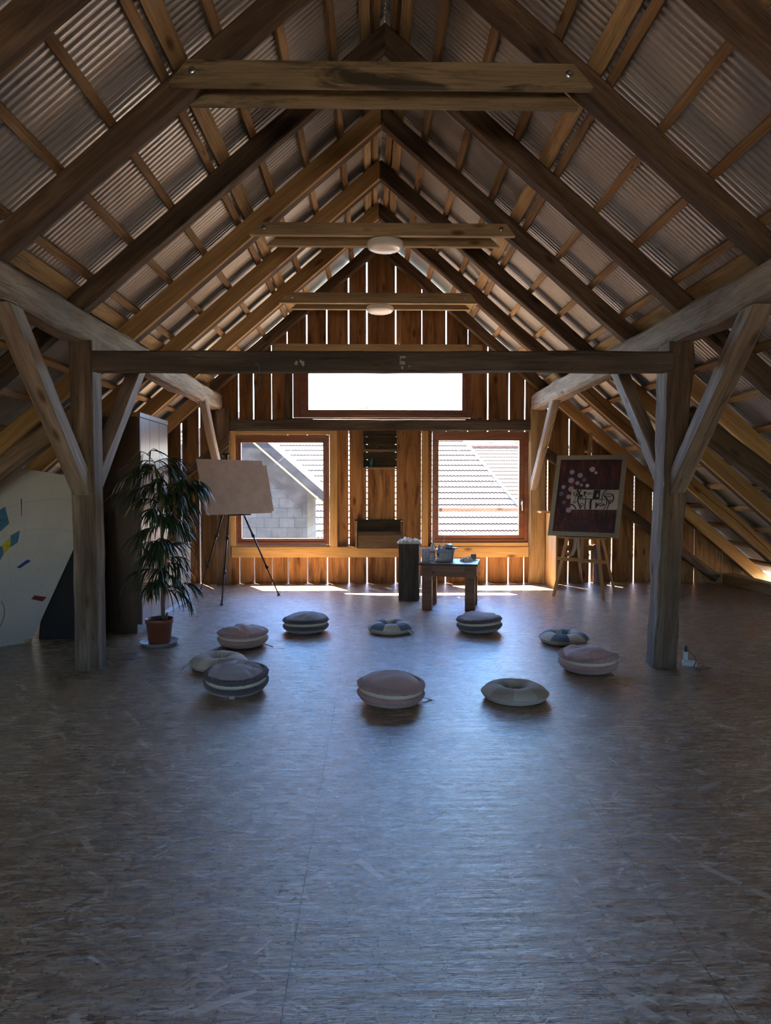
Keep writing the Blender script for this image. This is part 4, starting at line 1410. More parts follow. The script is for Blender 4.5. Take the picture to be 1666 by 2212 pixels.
for k in range(4):
    quad_bar(o0[k], o0[(k + 1) % 4], i0[(k + 1) % 4], i0[k], e)
mb.build('frame', plain('grey wooden frame', (0.27, 0.235, 0.175), 0.6, noise_s=20, noise_amt=0.1), paint)

def mat_canvas():
    m, nt, b = new_mat('dark red painted canvas')
    tc = N(nt, 'ShaderNodeTexCoord')
    mp = N(nt, 'ShaderNodeMapping')
    mp.inputs['Scale'].default_value = (9, 9, 2.2)
    L(nt, tc.outputs['Object'], mp.inputs[0])
    n = N(nt, 'ShaderNodeTexNoise', Scale=1.6, Detail=7.0, Roughness=0.65, Distortion=0.4)
    L(nt, mp.outputs[0], n.inputs['Vector'])
    c = ramp(nt, n.outputs[0], [(0.36, (0.018, 0.006, 0.014)), (0.5, (0.048, 0.011, 0.018)), (0.6, (0.095, 0.018, 0.02)), (0.72, (0.26, 0.035, 0.022))])
    L(nt, c, b.inputs['Base Color'])
    b.inputs['Roughness'].default_value = 0.5
    return m
mats = [mat_canvas(), plain('pale lilac paint', (0.36, 0.29, 0.37), 0.6), plain('slate blue paint', (0.11, 0.12, 0.19), 0.6), plain('off white paint', (0.46, 0.41, 0.38), 0.6, noise_s=9, noise_amt=0.1),
        plain('black paint', (0.008, 0.007, 0.012), 0.5), plain('warm streak paint', (0.15, 0.055, 0.05), 0.6), plain('warm white band paint', (0.50, 0.44, 0.41), 0.6, noise_s=9, noise_amt=0.06)]
mb = MB()
mb.prism([cp(-0.01, -0.01, -0.01), cp(1.01, -0.01, -0.01), cp(1.01, 1.01, -0.01), cp(-0.01, 1.01, -0.01)], pn * 0.015, 0)
ph, pw_ = PHt - 2 * FW, PWd - 2 * FW
def disc(x, y, r, mi):
    s, t = inv_bil(x, y)
    rr = r / 1205.0 * pw_
    pts = []
    for k in range(22):
        a = 2 * PI * k / 22
        pts.append(cp(s + rr * math.cos(a) / pw_, t + rr * math.sin(a) / ph, -0.0085))
    mb.prism(pts, pn * 0.004 * -1 + pn * 0.002, mi)
def poly(pts, mi, off=-0.0065):
    q = [cp(*inv_bil(x, y), off) for x, y in pts]
    mb.prism(q, -pn * 0.001, mi)
def stroke(pts, w, mi=4, off=-0.0055, w1=None):
    w1 = w if w1 is None else w1
    q = [Vector(inv_bil(x, y)) for x, y in pts]
    q = [Vector((a.x * pw_, a.y * ph)) for a in q]
    k = pw_ / 1205.0
    nq = len(q)
    Ls, Rs = [], []
    for i in range(nq):
        d = (q[min(i + 1, nq - 1)] - q[max(i - 1, 0)]).normalized()
        nn = Vector((-d.y, d.x))
        ww = (w + (w1 - w) * i / max(1, nq - 1)) * k / 2
        Ls.append(q[i] + nn * ww)
        Rs.append(q[i] - nn * ww)
    for i in range(nq - 1):
        quad = [Ls[i], Rs[i], Rs[i + 1], Ls[i + 1]]
        mb.prism([cp(v.x / pw_, v.y / ph, off) for v in quad], -pn * 0.001, mi)
def curve(pts, n=6):
    "smooth polyline"
    out = []
    P_ = [Vector(p) for p in pts]
    for i in range(len(P_) - 1):
        p0, p1, p2, p3 = P_[max(i - 1, 0)], P_[i], P_[i + 1], P_[min(i + 2, len(P_) - 1)]
        for k in range(n):
            t = k / n
            out.append(0.5 * ((2 * p1) + (p2 - p0) * t + (2 * p0 - 5 * p1 + 4 * p2 - p3) * t * t + (3 * p1 - p0 - 3 * p2 + p3) * t ** 3))
    out.append(P_[-1])
    return [(v.x, v.y) for v in out]
# streaks under the band
for k in range(110):
    x = random.uniform(420, 1290)
    ln = random.uniform(50, 210) * (1.0 - 0.4 * abs(x - 800) / 500)
    stroke([(x, 1200 + random.uniform(0, 40)), (x - 12, 1200 + ln)], random.uniform(4, 13), 5, -0.0085, 2)
poly([(418, 802), (1338, 802), (1308, 1195), (388, 1195)], 6, -0.0078)
for (x, y, r, mi) in ((428, 457, 50, 1), (588, 520, 52, 1), (410, 620, 58, 1), (534, 672, 42, 1), (613, 710, 29, 1), (254, 753, 43, 1), (408, 792, 56, 1), (361, 945, 46, 1), (361, 1205, 55, 1),
                      (668, 605, 43, 2), (209, 887, 46, 2), (263, 1054, 35, 2), (828, 398, 54, 3), (898, 463, 32, 3), (730, 720, 39, 3)):
    disc(x, y, r, mi)
# line faces on the white band
stroke(curve([(440, 890), (470, 855), (520, 840), (560, 855)]), 14)
stroke(curve([(455, 893), (500, 932), (560, 930)]), 16)
stroke(curve([(470, 893), (510, 875), (555, 885)]), 10)
poly([(498, 905), (515, 880), (545, 885), (548, 915), (520, 922)], 4)
stroke(curve([(530, 808), (562, 860), (575, 920), (545, 985), (555, 1070), (600, 1190)]), 38, w1=22)
stroke(curve([(612, 806), (585, 850), (572, 900)]), 24)
stroke([(560, 925), (640, 925)], 52)
stroke([(565, 985), (1075, 992)], 18, w1=12)
stroke([(572, 965), (640, 962)], 14)
stroke([(490, 948), (487, 1008)], 12)
stroke(curve([(435, 1045), (470, 1030), (500, 1040), (520, 1025)]), 12)
stroke(curve([(440, 1052), (475, 1070), (515, 1050)]), 12)
stroke(curve([(395, 1095), (440, 1105), (480, 1140), (505, 1185)]), 26)
poly([(655, 840), (720, 838), (668, 945)], 4)
stroke(curve([(722, 885), (760, 890), (800, 880), (828, 865)]), 14)
stroke(curve([(735, 880), (765, 858), (790, 855)]), 8)
stroke([(708, 920), (695, 1010), (680, 1190)], 14, w1=24)
stroke(curve([(585, 1090), (620, 1070), (665, 1095)]), 12)
stroke(curve([(585, 1100), (625, 1125), (668, 1095)]), 12)
stroke(curve([(588, 1095), (620, 1142), (580, 1150)]), 16)
stroke([(730, 1038), (785, 1048)], 8)
poly([(858, 806), (990, 806), (965, 982), (830, 982)], 4)
poly([(942, 858), (948, 945), (900, 938)], 6, -0.005)
stroke([(812, 985), (792, 1060), (788, 1190)], 48, w1=36)
poly([(890, 1045), (950, 1095), (880, 1190)], 4)
stroke(curve([(930, 1080), (975, 1068), (1000, 1075), (1065, 1090)]), 14)
stroke(curve([(935, 1095), (1000, 1098), (1060, 1095)]), 8)
stroke(curve([(945, 1100), (995, 1125), (1065, 1092)]), 16)
stroke(curve([(1110, 808), (1050, 860), (1020, 930), (1008, 1050)]), 22, w1=14)
stroke(curve([(1048, 915), (1090, 885), (1150, 880), (1230, 900)]), 16)
stroke(curve([(1050, 915), (1110, 935), (1180, 930), (1222, 905)]), 12)
poly([(1110, 912), (1150, 908), (1132, 925)], 4)
stroke(curve([(1225, 900), (1238, 960), (1215, 1030), (1150, 1085), (1110, 1190)]), 26, w1=16)
stroke(curve([(1055, 925), (1100, 980), (1108, 1050), (1090, 1110), (1045, 1190)]), 22, w1=12)
stroke(curve([(1085, 940), (1125, 1000), (1145, 1075)]), 14)
stroke([(1125, 1010), (1205, 1005)], 12)
poly([(1135, 1020), (1195, 1018), (1150, 1075), (1140, 1060)], 4)
poly([(1150, 1028), (1178, 1026), (1152, 1055)], 6, -0.005)
mb.build('canvas', mats, paint)

easel = thing('wooden_easel', 'light beech easel standing by the right window, holding the red painting', 'easel', Vector((fp(1256, 1285).x, fp(1256, 1285).y, 0)))
eb = easel.location.copy()
def ebar(name, a, b, w, h, up):
    a, b = a - eb, b - eb
    mb = MB()
    m = frame_matrix(a, b - a, up)
    ln = (b - a).length
    mb.box((ln / 2, 0, 0), (ln, w, h))
    o = mb.build(name, M['easel'], easel, bevel=0.003)
    o.matrix_local = m
    return o
back = pn
f1, f2, f3 = fp(1196, 1288), fp(1304, 1297), fp(1327, 1276)
def plane_pt(px, py, off):
    "point on the plane lying 'off' behind the painting"
    d = ray(px, py)
    q = PBL + pn * off
    return CO + d * ((q - CO).dot(pn) / d.dot(pn))
legtop1 = plane_pt(1243, 1090, 0.075)
legtop2 = plane_pt(1284, 1090, 0.075)
ebar('leg', Vector((f1.x, f1.y, 0.0)), legtop1, 0.042, 0.024, pn)
ebar('leg', Vector((f2.x, f2.y, 0.0)), legtop2, 0.042, 0.024, pn)
ebar('leg', Vector((f3.x, f3.y, 0.0)), plane_pt(1266, 1000, 0.13), 0.036, 0.024, pn)
ebar('mast', plane_pt(1256, 1216, 0.055), plane_pt(1277, 935, 0.055), 0.045, 0.022, pn)
ebar('crossbar', plane_pt(1204, 1206, 0.105), plane_pt(1310, 1215, 0.105), 0.022, 0.045, Vector((0, 0, 1)))
led_a, led_b = plane_pt(1202, 1160, -0.03), plane_pt(1310, 1166, -0.03)
bar = PBR - PBL
la = PBL + bar * 0.14 - Vector((0, 0, 0.014)) + pn * 0.02
lb = PBL + bar * 0.82 - Vector((0, 0, 0.014)) + pn * 0.02
ebar('ledge', la, lb, 0.09, 0.022, Vector((0, 0, 1)))
tp = plane_pt(1273, 975, 0.04)
ebar('top_clamp', tp - uN * 0.06, tp + uN * 0.06, 0.05, 0.022, vN)

# ------------------------------------------------------------------ right corner: panel, pipe, sockets, cables
xpan = 2.56
mb = MB()
mb.bb(0, 0.022, 9.62, 10.20, 0.0, 1.06)
o = mb.build('plywood_panel', M['ply'], loc=(xpan, 0, 0))
tag(o, 'upright plywood panel glowing orange beside the right window, behind the easel', 'panel')
mb = MB()
mb.bb(-0.13, 0.03, 9.95, 10.20, 1.0605, 1.085)
o = mb.build('shelf_board', M['ply'], loc=(xpan, 0, 0))
tag(o, 'short light board lying on top of the plywood panel', 'board')
t = thing('drain_pipe', 'cream plastic drain pipe with an elbow, low behind the easel', 'pipe', (P(1245, 1150, 10.05).x, 10.05, 0))
pb = Vector(t.location)
mb = MB()
pp = [P(1248, 1120, 10.05), P(1245, 1160, 10.05), P(1241, 1185, 10.05), P(1236, 1196, 10.08), P(1230, 1198, 10.16), P(1227, 1197, 10.25)]
mb.tube([q - pb for q in pp], 0.032, 16)
mb.build('waste_bend', M['pipe'], t)
mb = MB()
pp = [P(1248, 1120, 10.05), P(1249, 1165, 10.05), P(1252, 1215, 10.02)]
q = FL(1256, 1259)
mb.tube([v - pb for v in pp] + [Vector((q.x, q.y, 0.0)) - pb], 0.022, 14)
mb.build('down_pipe', M['pipe'], t)
rail('wall_rail', 1204, 1284, 1178, 1190, 'boards', 'short dark rail across the boards low behind the easel', 10.30, 0.05)
mb = MB()
a, b = FL(1281, 1259), FL(1305, 1268)
mb.prism([(0, 0, 0), (b.x - a.x, b.y - a.y, 0), (b.x - a.x, b.y - a.y, 0.58), (0, 0, 0.58)], (0.015, 0.03, 0))
o = mb.build('loose_plank', M['old'], loc=(a.x, a.y, 0))
tag(o, 'dark loose board standing on the floor behind the right easel leg', 'board')

# power strip at the right post
q = FL(1478, 1438)
t = thing('power_strip', 'white power socket block on the floor at the foot of the right post', 'power strip', (q.x + 0.045, q.y + 0.0, 0), -0.5)
mb = MB()
loft(mb, [rrect(0.11, 0.06, 0.014, 0.0), rrect(0.11, 0.06, 0.014, 0.034), rrect(0.095, 0.046, 0.012, 0.042)])
mb.build('socket_body', M['white_plastic'], t)
mb = MB()
mb.box((-0.03, 0.005, 0.075), (0.035, 0.035, 0.066))
mb.build('charger_plug', M['white_plastic'], t, bevel=0.004)
mb = MB()
mb.lathe([(0, 0.16), (0.011, 0.155), (0.014, 0.125), (0.008, 0.108), (0, 0.108)], 12, c=(-0.03, 0.005, 0))
mb.build('black_plug', M['dark'], t)
mb = MB()
mb.tube([(-0.03, 0.005, 0.135), (0.0, -0.015, 0.115), (0.04, -0.03, 0.085), (0.05, -0.045, 0.045), (0.035, -0.055, 0.012), (0.04, -0.075, 0.006), (0.08, -0.10, 0.005), (0.13, -0.07, 0.005), (0.16, -0.02, 0.005), (0.10, 0.0, 0.006)], 0.0032, 6)
mb.build('cord', M['dark'], t)
# socket box on the right post's outer side
q = P(1498, 1010, 5.54)
t = thing('wall_socket', 'small white socket and conduit on the outer side of the right post', 'socket', (2.497, 5.545, q.z))
mb = MB()
mb.box((0.006, 0, 0.0), (0.022, 0.03, 0.3))
mb.build('conduit', M['white_plastic'], t, bevel=0.003)
mb = MB()
mb.tube([(0.016, 0, 0.02), (0.045, 0, 0.02)], 0.022, 14)
mb.build('socket_cap', M['white_plastic'], t)
# cables along the rafters
def cable(name, pts, r, mat, label):
    mb = MB()
    mb.tube(pts, r, 6)
    return tag(mb.build(name, mat), label, 'cable')
def on_slope(dd, y, off):
    d, n = slope_frame(1)
    return Vector((RX + dd, y, ZR - SL * dd)) - n * off
pts = []
for k in range(16):
    dd = 2.62 + k * 0.17
    pts.append(Vector((RX + dd, RY[5] - 0.068, ZR - SL * dd + 0.10 - 0.02 * math.sin(k * 0.9))))
pts = [Vector((2.53, 8.6, 1.0)), Vector((2.60, 8.75, 1.6))] + pts if False else pts
cable('red_cable', pts, 0.006, M['cord_red'], 'rust-red cable running down along a pine rafter at the far right')
pts = [Vector((RX + 1.95 + k * 0.055, RY[3] + RT + 0.012, ZR - SL * (1.95 + k * 0.055) + 0.03 + 0.05 * math.sin(k * 0.5))) for k in range(9)]
cable('white_cable', pts, 0.005, M['cord_white'], 'thin white cable looped against a right-hand rafter above the purlin')
# string hanging from the tie beam
c = P(560, 790, 5.388)
pts = [c + Vector((-0.03, 0.0, 0.03)), c + Vector((0, -0.004, 0.0)), c + Vector((0.004, -0.004, -0.06)), c + Vector((0.006, -0.002, -0.11)), c + Vector((0.004, 0, -0.16))]
mb = MB()
mb.tube(pts, 0.003, 6)
for k in range(9):
    a = random.uniform(0, 2 * PI)
    mb.tube([pts[-1], pts[-1] + Vector((0.022 * math.cos(a), 0.012 * math.sin(a), random.uniform(-0.04, 0.01)))], 0.0013, 5)
for k in range(5):
    mb.tube([c, c + Vector((random.uniform(-0.04, 0.02), -0.004, random.uniform(-0.01, 0.03)))], 0.0022, 5)
tag(mb.build('string_tuft', M['rope']), 'frayed teal string tied to the left part of the tie beam', 'string')

# ------------------------------------------------------------------ left side: wardrobe, sideboard, plant, panel
wx0, wx1, wy0, wy1, wz1 = -2.97, -2.27, 6.84, 7.76, 2.17
ward = thing('wardrobe', 'tall dark wooden wardrobe behind the left post', 'wardrobe', ((wx0 + wx1) / 2, (wy0 + wy1) / 2, 0))
wc = Vector(ward.location)
def wb(name, x0, x1, y0, y1, z0, z1, mat, bev=0.003):
    mb = MB()
    mb.bb(x0 - wc.x, x1 - wc.x, y0 - wc.y, y1 - wc.y, z0, z1)
    return mb.build(name, M[mat], ward, bevel=bev)
wb('plinth', wx0 + 0.03, wx1 - 0.06, wy0 + 0.04, wy1, 0.0, 0.085, 'veneer_dark')
wb('carcass', wx0, wx1 - 0.022, wy0, wy1, 0.085, wz1 - 0.02, 'veneer_dark')
wb('door', wx1 - 0.0215, wx1, wy0 + 0.022, wy0 + 0.30, 0.09, wz1 - 0.05, 'veneer')
wb('door', wx1 - 0.0215, wx1, wy0 + 0.303, wy0 + 0.61, 0.09, wz1 - 0.05, 'veneer')
wb('door', wx1 - 0.0215, wx1, wy0 + 0.613, wy1, 0.09, wz1 - 0.05, 'veneer')
wb('cornice', wx0, wx1 + 0.006, wy0 - 0.004, wy1 + 0.004, wz1 - 0.045, wz1, 'veneer')
wb('side_panel', wx1 - 0.021, wx1 - 0.0005, wy0, wy0 + 0.020, 0.085, wz1 - 0.05, 'veneer_dark')

sx0, sx1, sy0, sy1, sz1 = -2.85, -2.33, 7.80, 8.92, 0.735
side = thing('sideboard', 'low pale glossy sideboard beside the wardrobe, behind the plant', 'sideboard', ((sx0 + sx1) / 2, (sy0 + sy1) / 2, 0))
sc_ = Vector(side.location)
def sb(name, x0, x1, y0, y1, z0, z1, mat, bev=0.003):
    mb = MB()
    mb.bb(x0 - sc_.x, x1 - sc_.x, y0 - sc_.y, y1 - sc_.y, z0, z1)
    return mb.build(name, M[mat], side, bevel=bev)
sb('plinth', sx0, sx1 - 0.002, sy0, sy1, 0, 0.06, 'plinth')
sb('carcass', sx0, sx1 - 0.02, sy0, sy1, 0.06, sz1 - 0.022, 'chest')
sb('top_board', sx0, sx1 + 0.004, sy0, sy1 + 0.003, sz1 - 0.022, sz1, 'chest')
for k in range(3):
    w = (sy1 - sy0) / 3
    sb('door', sx1 - 0.0195, sx1, sy0 + w * k + 0.002, sy0 + w * (k + 1) - 0.002, 0.065, sz1 - 0.026, 'chest')
c = P(393, 1134, 8.75)
t = thing('small_ornament', 'small orange knob on a pale blue base, on the sideboard behind the plant', 'ornament', (-2.40, 8.62, sz1))
mb = MB()
mb.lathe([(0, 0.0), (0.05, 0.0), (0.055, 0.012), (0.045, 0.18), (0, 0.18)], 20)
mb.build('base', M['white_plastic'], t)
mb = MB()
mb.lathe([(0, 0.181), (0.065, 0.181), (0.07, 0.195), (0.06, 0.2), (0, 0.2)], 20)
mb.build('tray', M['pale_blue'], t)
mb = MB()
mb.lathe([(0, 0.2), (0.018, 0.2), (0.03, 0.22), (0.03, 0.25), (0.018, 0.268), (0, 0.272)], 20)
mb.build('knob', M['orange'], t)

# potted plant on its saucer
pc = FL(345, 1391)
pc.z = 0
mb = MB()
mb.lathe([(0, 0.004), (0.12, 0.004), (0.145, 0.0), (0.15, 0.0), (0.172, 0.028), (0.176, 0.03), (0.172, 0.032), (0.148, 0.01), (0.0, 0.01)], 48)
o = mb.build('plant_saucer', M['saucer'], loc=pc)
tag(o, 'round grey plastic saucer under the terracotta plant pot', 'saucer')
plant = thing('potted_plant', 'narrow-leaved potted ficus in a terracotta pot, left of the circle of cushions', 'plant', pc + Vector((0, 0, 0.0105)))
mb = MB()
mb.lathe([(0, 0), (0.094, 0), (0.098, 0.004), (0.116, 0.185), (0.124, 0.187), (0.127, 0.225), (0.124, 0.228), (0.119, 0.225), (0.113, 0.17), (0, 0.17)], 40)
mb.build('pot', M['pot'], plant)
mb = MB()
mb.lathe([(0.1165, 0.204), (0.08, 0.210), (0.04, 0.213), (0.001, 0.214)], 32, fn=lambda r, z, a, i: (r, z + 0.004 * math.sin(5 * a + i)))
mb.build('soil', M['soil'], plant)
PY = pc.y
def pl(px, py, dy=0.0):
    q = P(px, py, PY + dy)
    return q - Vector(plant.location)
rng = random.Random(5)
trunk = [pl(354, 1338), pl(353, 1290, 0.02), pl(352, 1240, 0.0), pl(350, 1180, -0.01), pl(348, 1120, 0.0), pl(346, 1070, 0.01), pl(342, 1030, 0.0), pl(334, 1000, 0.0), pl(318, 980, 0.0)]
trunk[0] = Vector((trunk[0].x, 0.0, 0.205))
trunk2 = [Vector((trunk[0].x - 0.02, 0.02, 0.205)), pl(349, 1290, 0.03), pl(356, 1220, 0.05), pl(364, 1150, 0.06), pl(378, 1090, 0.05), pl(392, 1050, 0.03), pl(402, 1035, 0.0)]
mb = MB()
mb.tube(trunk, [0.014, 0.013, 0.012, 0.010, 0.009, 0.007, 0.005, 0.004, 0.002], 8)
mb.tube(trunk2, [0.010, 0.009, 0.008, 0.007, 0.005, 0.004, 0.002], 8)
mb.tube([trunk[0] + Vector((0.02, 0, 0)), trunk[0] + Vector((0.035, -0.01, 0.075))], [0.013, 0.011], 8)
leaves = MB()
def leaf(p, d, ln, w, droop, twist):
    d = d.normalized()
    seg = 6
    side_v = d.cross(Vector((0, 0, 1)))
    if side_v.length < 1e-3:
        side_v = Vector((1, 0, 0))
    side_v.normalize()
    side_v = (Matrix.Rotation(twist, 3, d) @ side_v)
    pos = Vector(p)
    dirv = d.copy()
    vs, fs = [], []
    for k in range(seg + 1):
        t = k / seg
        ww = w * (math.sin(PI * min(1, t * 0.93 + 0.07)) ** 0.7) * (1 - 0.25 * t)
        fold = Vector((0, 0, -1)) * ww * 0.25
        vs += [pos - side_v * ww + Vector((0, 0, 0.3 * ww)), pos.copy(), pos + side_v * ww + Vector((0, 0, 0.3 * ww))]
        dirv = (dirv + Vector((0, 0, -droop / seg))).normalized()
        pos = pos + dirv * (ln / seg)
    for k in range(seg):
        a = k * 3
        fs += [(a, a + 1, a + 4, a + 3), (a + 1, a + 2, a + 5, a + 4)]
    leaves.add(vs, fs, 0, True)
def branch(base, ang, ln, rise, n_leaf):
    pts = []
    d = Vector((math.cos(ang), math.sin(ang), rise)).normalized()
    q = Vector(base)
    for k in range(6):
        pts.append(q.copy())
        d = (d + Vector((0, 0, -0.16))).normalized()
        q = q + d * (ln / 5)
    mb.tube(pts, [0.005, 0.0045, 0.004, 0.003, 0.0022, 0.0012], 6)
    for k in range(n_leaf):
        t = rng.uniform(0.12, 1.0) * 4.99
        i = int(t)
        b = pts[i].lerp(pts[i + 1], t - i)
        dd = (pts[i + 1] - pts[i]).normalized()
        az = ang + rng.uniform(-1.5, 1.5)
        v = Vector((math.cos(az), math.sin(az), rng.uniform(-0.5, 0.35))) + dd * 0.6
        leaf(b, v, rng.uniform(0.15, 0.30), rng.uniform(0.0065, 0.0115), rng.uniform(1.0, 3.2), rng.uniform(-0.9, 0.9))
def along(tr, t):
    f = t * (len(tr) - 1)
    i = min(int(f), len(tr) - 2)
    return tr[i].lerp(tr[i + 1], f - i)
for k in range(30):
    t = 0.17 + 0.71 * k / 29
    branch(along(trunk, t), k * 2.4 + rng.uniform(-0.4, 0.4), rng.uniform(0.15, 0.27) * (1.15 - 0.55 * max(0, t - 0.6) / 0.4) * (0.75 + 0.5 * min(1, t / 0.6)), rng.uniform(0.1, 0.9), 26)
for k in range(16):
    t = 0.2 + 0.8 * k / 15
    branch(along(trunk2, t), k * 2.1 + 0.6, rng.uniform(0.13, 0.24), rng.uniform(0.1, 0.8), 24)
# the high bare shoots
for (a, ang, ln, rise, nl) in ((along(trunk, 0.97), 2.7, 0.16, 0.9, 4), (along(trunk, 0.9), 3.3, 0.26, 0.25, 7), (along(trunk, 0.99), 1.0, 0.10, 1.6, 3), (along(trunk, 0.8), 3.0, 0.30, 0.3, 9)):
    branch(a, ang, ln, rise, nl)
mb.build('stem', M['stem'], plant)
leaves.build('foliage', M['leaf'], plant)

# black sheet added to darken the gap behind the white panel
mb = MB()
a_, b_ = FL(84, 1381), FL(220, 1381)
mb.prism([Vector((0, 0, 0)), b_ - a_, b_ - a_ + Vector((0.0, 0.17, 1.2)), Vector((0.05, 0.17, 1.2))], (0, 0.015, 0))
o = mb.build('shade_sheet', plain('matt black shade sheet', (0.012, 0.011, 0.011), 0.9), loc=a_)
tag(o, 'black sheet added as shade behind the white canvas and the left post', 'board')

# big white panel with the drawn grid
wBR, wTR = FL(67, 1387), P(226, 1040, 6.66)
wBL0 = FL(0, 1397)
dirb = (wBL0 - wBR).normalized()
wBL = wBR + dirb * 1.05
wv = wTR - wBR
wu = wBL - wBR
def mat_grid():
    m, nt, b = new_mat('white panel with pencil grid')
    tc = N(nt, 'ShaderNodeTexCoord')
    uv = N(nt, 'ShaderNodeUVMap')
    sub = N(nt, 'ShaderNodeVectorMath', operation='SUBTRACT')
    L(nt, tc.outputs['UV'], sub.inputs[0])
    sub.inputs[1].default_value = (0.30, 0.24, 0)
    sx = N(nt, 'ShaderNodeSeparateXYZ')
    L(nt, sub.outputs[0], sx.inputs[0])
    ln_ = N(nt, 'ShaderNodeVectorMath', operation='LENGTH')
    L(nt, sub.outputs[0], ln_.inputs[0])
    ang = math_(nt, 'ARCTAN2', sx.outputs[1], sx.outputs[0])
    r = ln_.outputs['Value']
    lg = math_(nt, 'LOGARITHM', math_(nt, 'ADD', r, 0.02), 1.32)
    l1 = math_(nt, 'LESS_THAN', math_(nt, 'ABSOLUTE', math_(nt, 'SUBTRACT', math_(nt, 'FRACT', math_(nt, 'ADD', lg, math_(nt, 'MULTIPLY', ang, 0.16))), 0.5)), 0.012)
    l2 = math_(nt, 'LESS_THAN', math_(nt, 'ABSOLUTE', math_(nt, 'SUBTRACT', math_(nt, 'FRACT', math_(nt, 'ADD', math_(nt, 'MULTIPLY', ang, 36 / (2 * PI)), math_(nt, 'MULTIPLY', lg, 0.18))), 0.5)), math_(nt, 'DIVIDE', 0.011, math_(nt, 'ADD', r, 0.1)))
    f = math_(nt, 'MULTIPLY', math_(nt, 'MAXIMUM', l1, l2), 0.28)
    n = N(nt, 'ShaderNodeTexNoise', Scale=3.0, Detail=3.0)
    L(nt, tc.outputs['UV'], n.inputs['Vector'])
    base = ramp(nt, n.outputs[0], [(0.3, (0.42, 0.375, 0.335)), (0.7, (0.48, 0.43, 0.385))])
    L(nt, mixc(nt, f, base, (0.22, 0.16, 0.13)), b.inputs['Base Color'])
    b.inputs['Roughness'].default_value = 0.7
    return m
wn = wu.cross(wv).normalized()
wn = wn if wn.y > 0 else -wn
panel = thing('drawing_canvas', 'large white panel with a pencilled spiral grid and coloured patches, leaning at the left', 'panel', wBR)
me = MB()
def pane_pt(px, py, off=0.0):
    d = ray(px, py)
    q = wBR - wn * off
    return CO + d * ((q - CO).dot(wn) / d.dot(wn)) - wBR
me.prism([Vector((0, 0, 0)), wu, pane_pt(-150, 980), wv], wn * 0.02)
ob = me.build('sheet', mat_grid(), panel)
uvl = ob.data.uv_layers.new(name='UVMap')
for lp in ob.data.loops:
    co = ob.data.vertices[lp.vertex_index].co
    # solve co = a*wu + b*wv
    A11, A12, A22 = wu.dot(wu), wu.dot(wv), wv.dot(wv)
    b1, b2 = co.dot(wu), co.dot(wv)
    det = A11 * A22 - A12 * A12
    uvl.data[lp.index].uv = ((b1 * A22 - b2 * A12) / det, (A11 * b2 - A12 * b1) / det * 1.45)
def S3(x, y):
    return (x / 5.029, 980 + y / 5.027)
patch_m = {'teal': plain('teal blue paint', (0.045, 0.12, 0.20), 0.7, noise_s=30, noise_amt=0.2), 'yellow': plain('yellow paint', (0.42, 0.32, 0.012), 0.7, noise_s=30, noise_amt=0.2),
           'blue': plain('ultramarine paint', (0.012, 0.03, 0.20), 0.7), 'red': plain('dark red paint', (0.14, 0.014, 0.012), 0.7), 'tan': M['plank']}
mbp = MB()
for mi, pts in ((0, [(-60, 640), (0, 610), (55, 575), (100, 755), (10, 840), (-60, 890)]), (0, [(115, 890), (218, 832), (192, 965), (112, 1015)]), (1, [(25, 1000), (110, 905), (112, 1015), (38, 1090)]),
                (0, [(-60, 1040), (25, 1000), (38, 1095), (0, 1155), (-60, 1210)]), (2, [(180, 1235), (295, 1150), (338, 1165), (215, 1245)]), (3, [(340, 1578), (375, 1538), (508, 1558), (460, 1605)]), (3, [(225, 488), (237, 488), (238, 672), (230, 672)]), (4, [(258, 2018), (352, 2012), (332, 2058), (268, 2062)])):
    mbp = MB()
    mbp.prism([pane_pt(*S3(x, y), 0.0012) for x, y in pts], -wn * 0.001, 0)
    mbp.build('painted_patch', [patch_m['teal'], patch_m['yellow'], patch_m['blue'], patch_m['red'], patch_m['tan']][mi], panel)
mbp = MB()
for k in range(7):
    pts = [(10, 1600), (32, 1640), (44, 1690), (44, 1730), (36, 1780), (20, 1830), (0, 1870), (-20, 1900)]
    (x0, y0), (x1, y1) = pts[k], pts[k + 1]
    mbp.prism([pane_pt(*S3(x0, y0), 0.0012), pane_pt(*S3(x0 + 7, y0), 0.0012), pane_pt(*S3(x1 + 7, y1), 0.0012), pane_pt(*S3(x1, y1), 0.0012)], -wn * 0.001, 3)
mbp.build('painted_arc', [patch_m['teal'], patch_m['yellow'], patch_m['blue'], patch_m['red'], patch_m['tan']], panel)

# ------------------------------------------------------------------ outside: neighbour's roofs, block gable, trees, ground
mb = MB()
mb.bb(-80, 80, Y_BACK + 0.6, 140, -3.3, -3.2)
mb.bb(-80, 80, -80, Y_END - 0.4, -3.3, -3.2)
tag(mb.build('ground', M['grass']), 'dusty yard ground outside', 'ground', kind='structure')

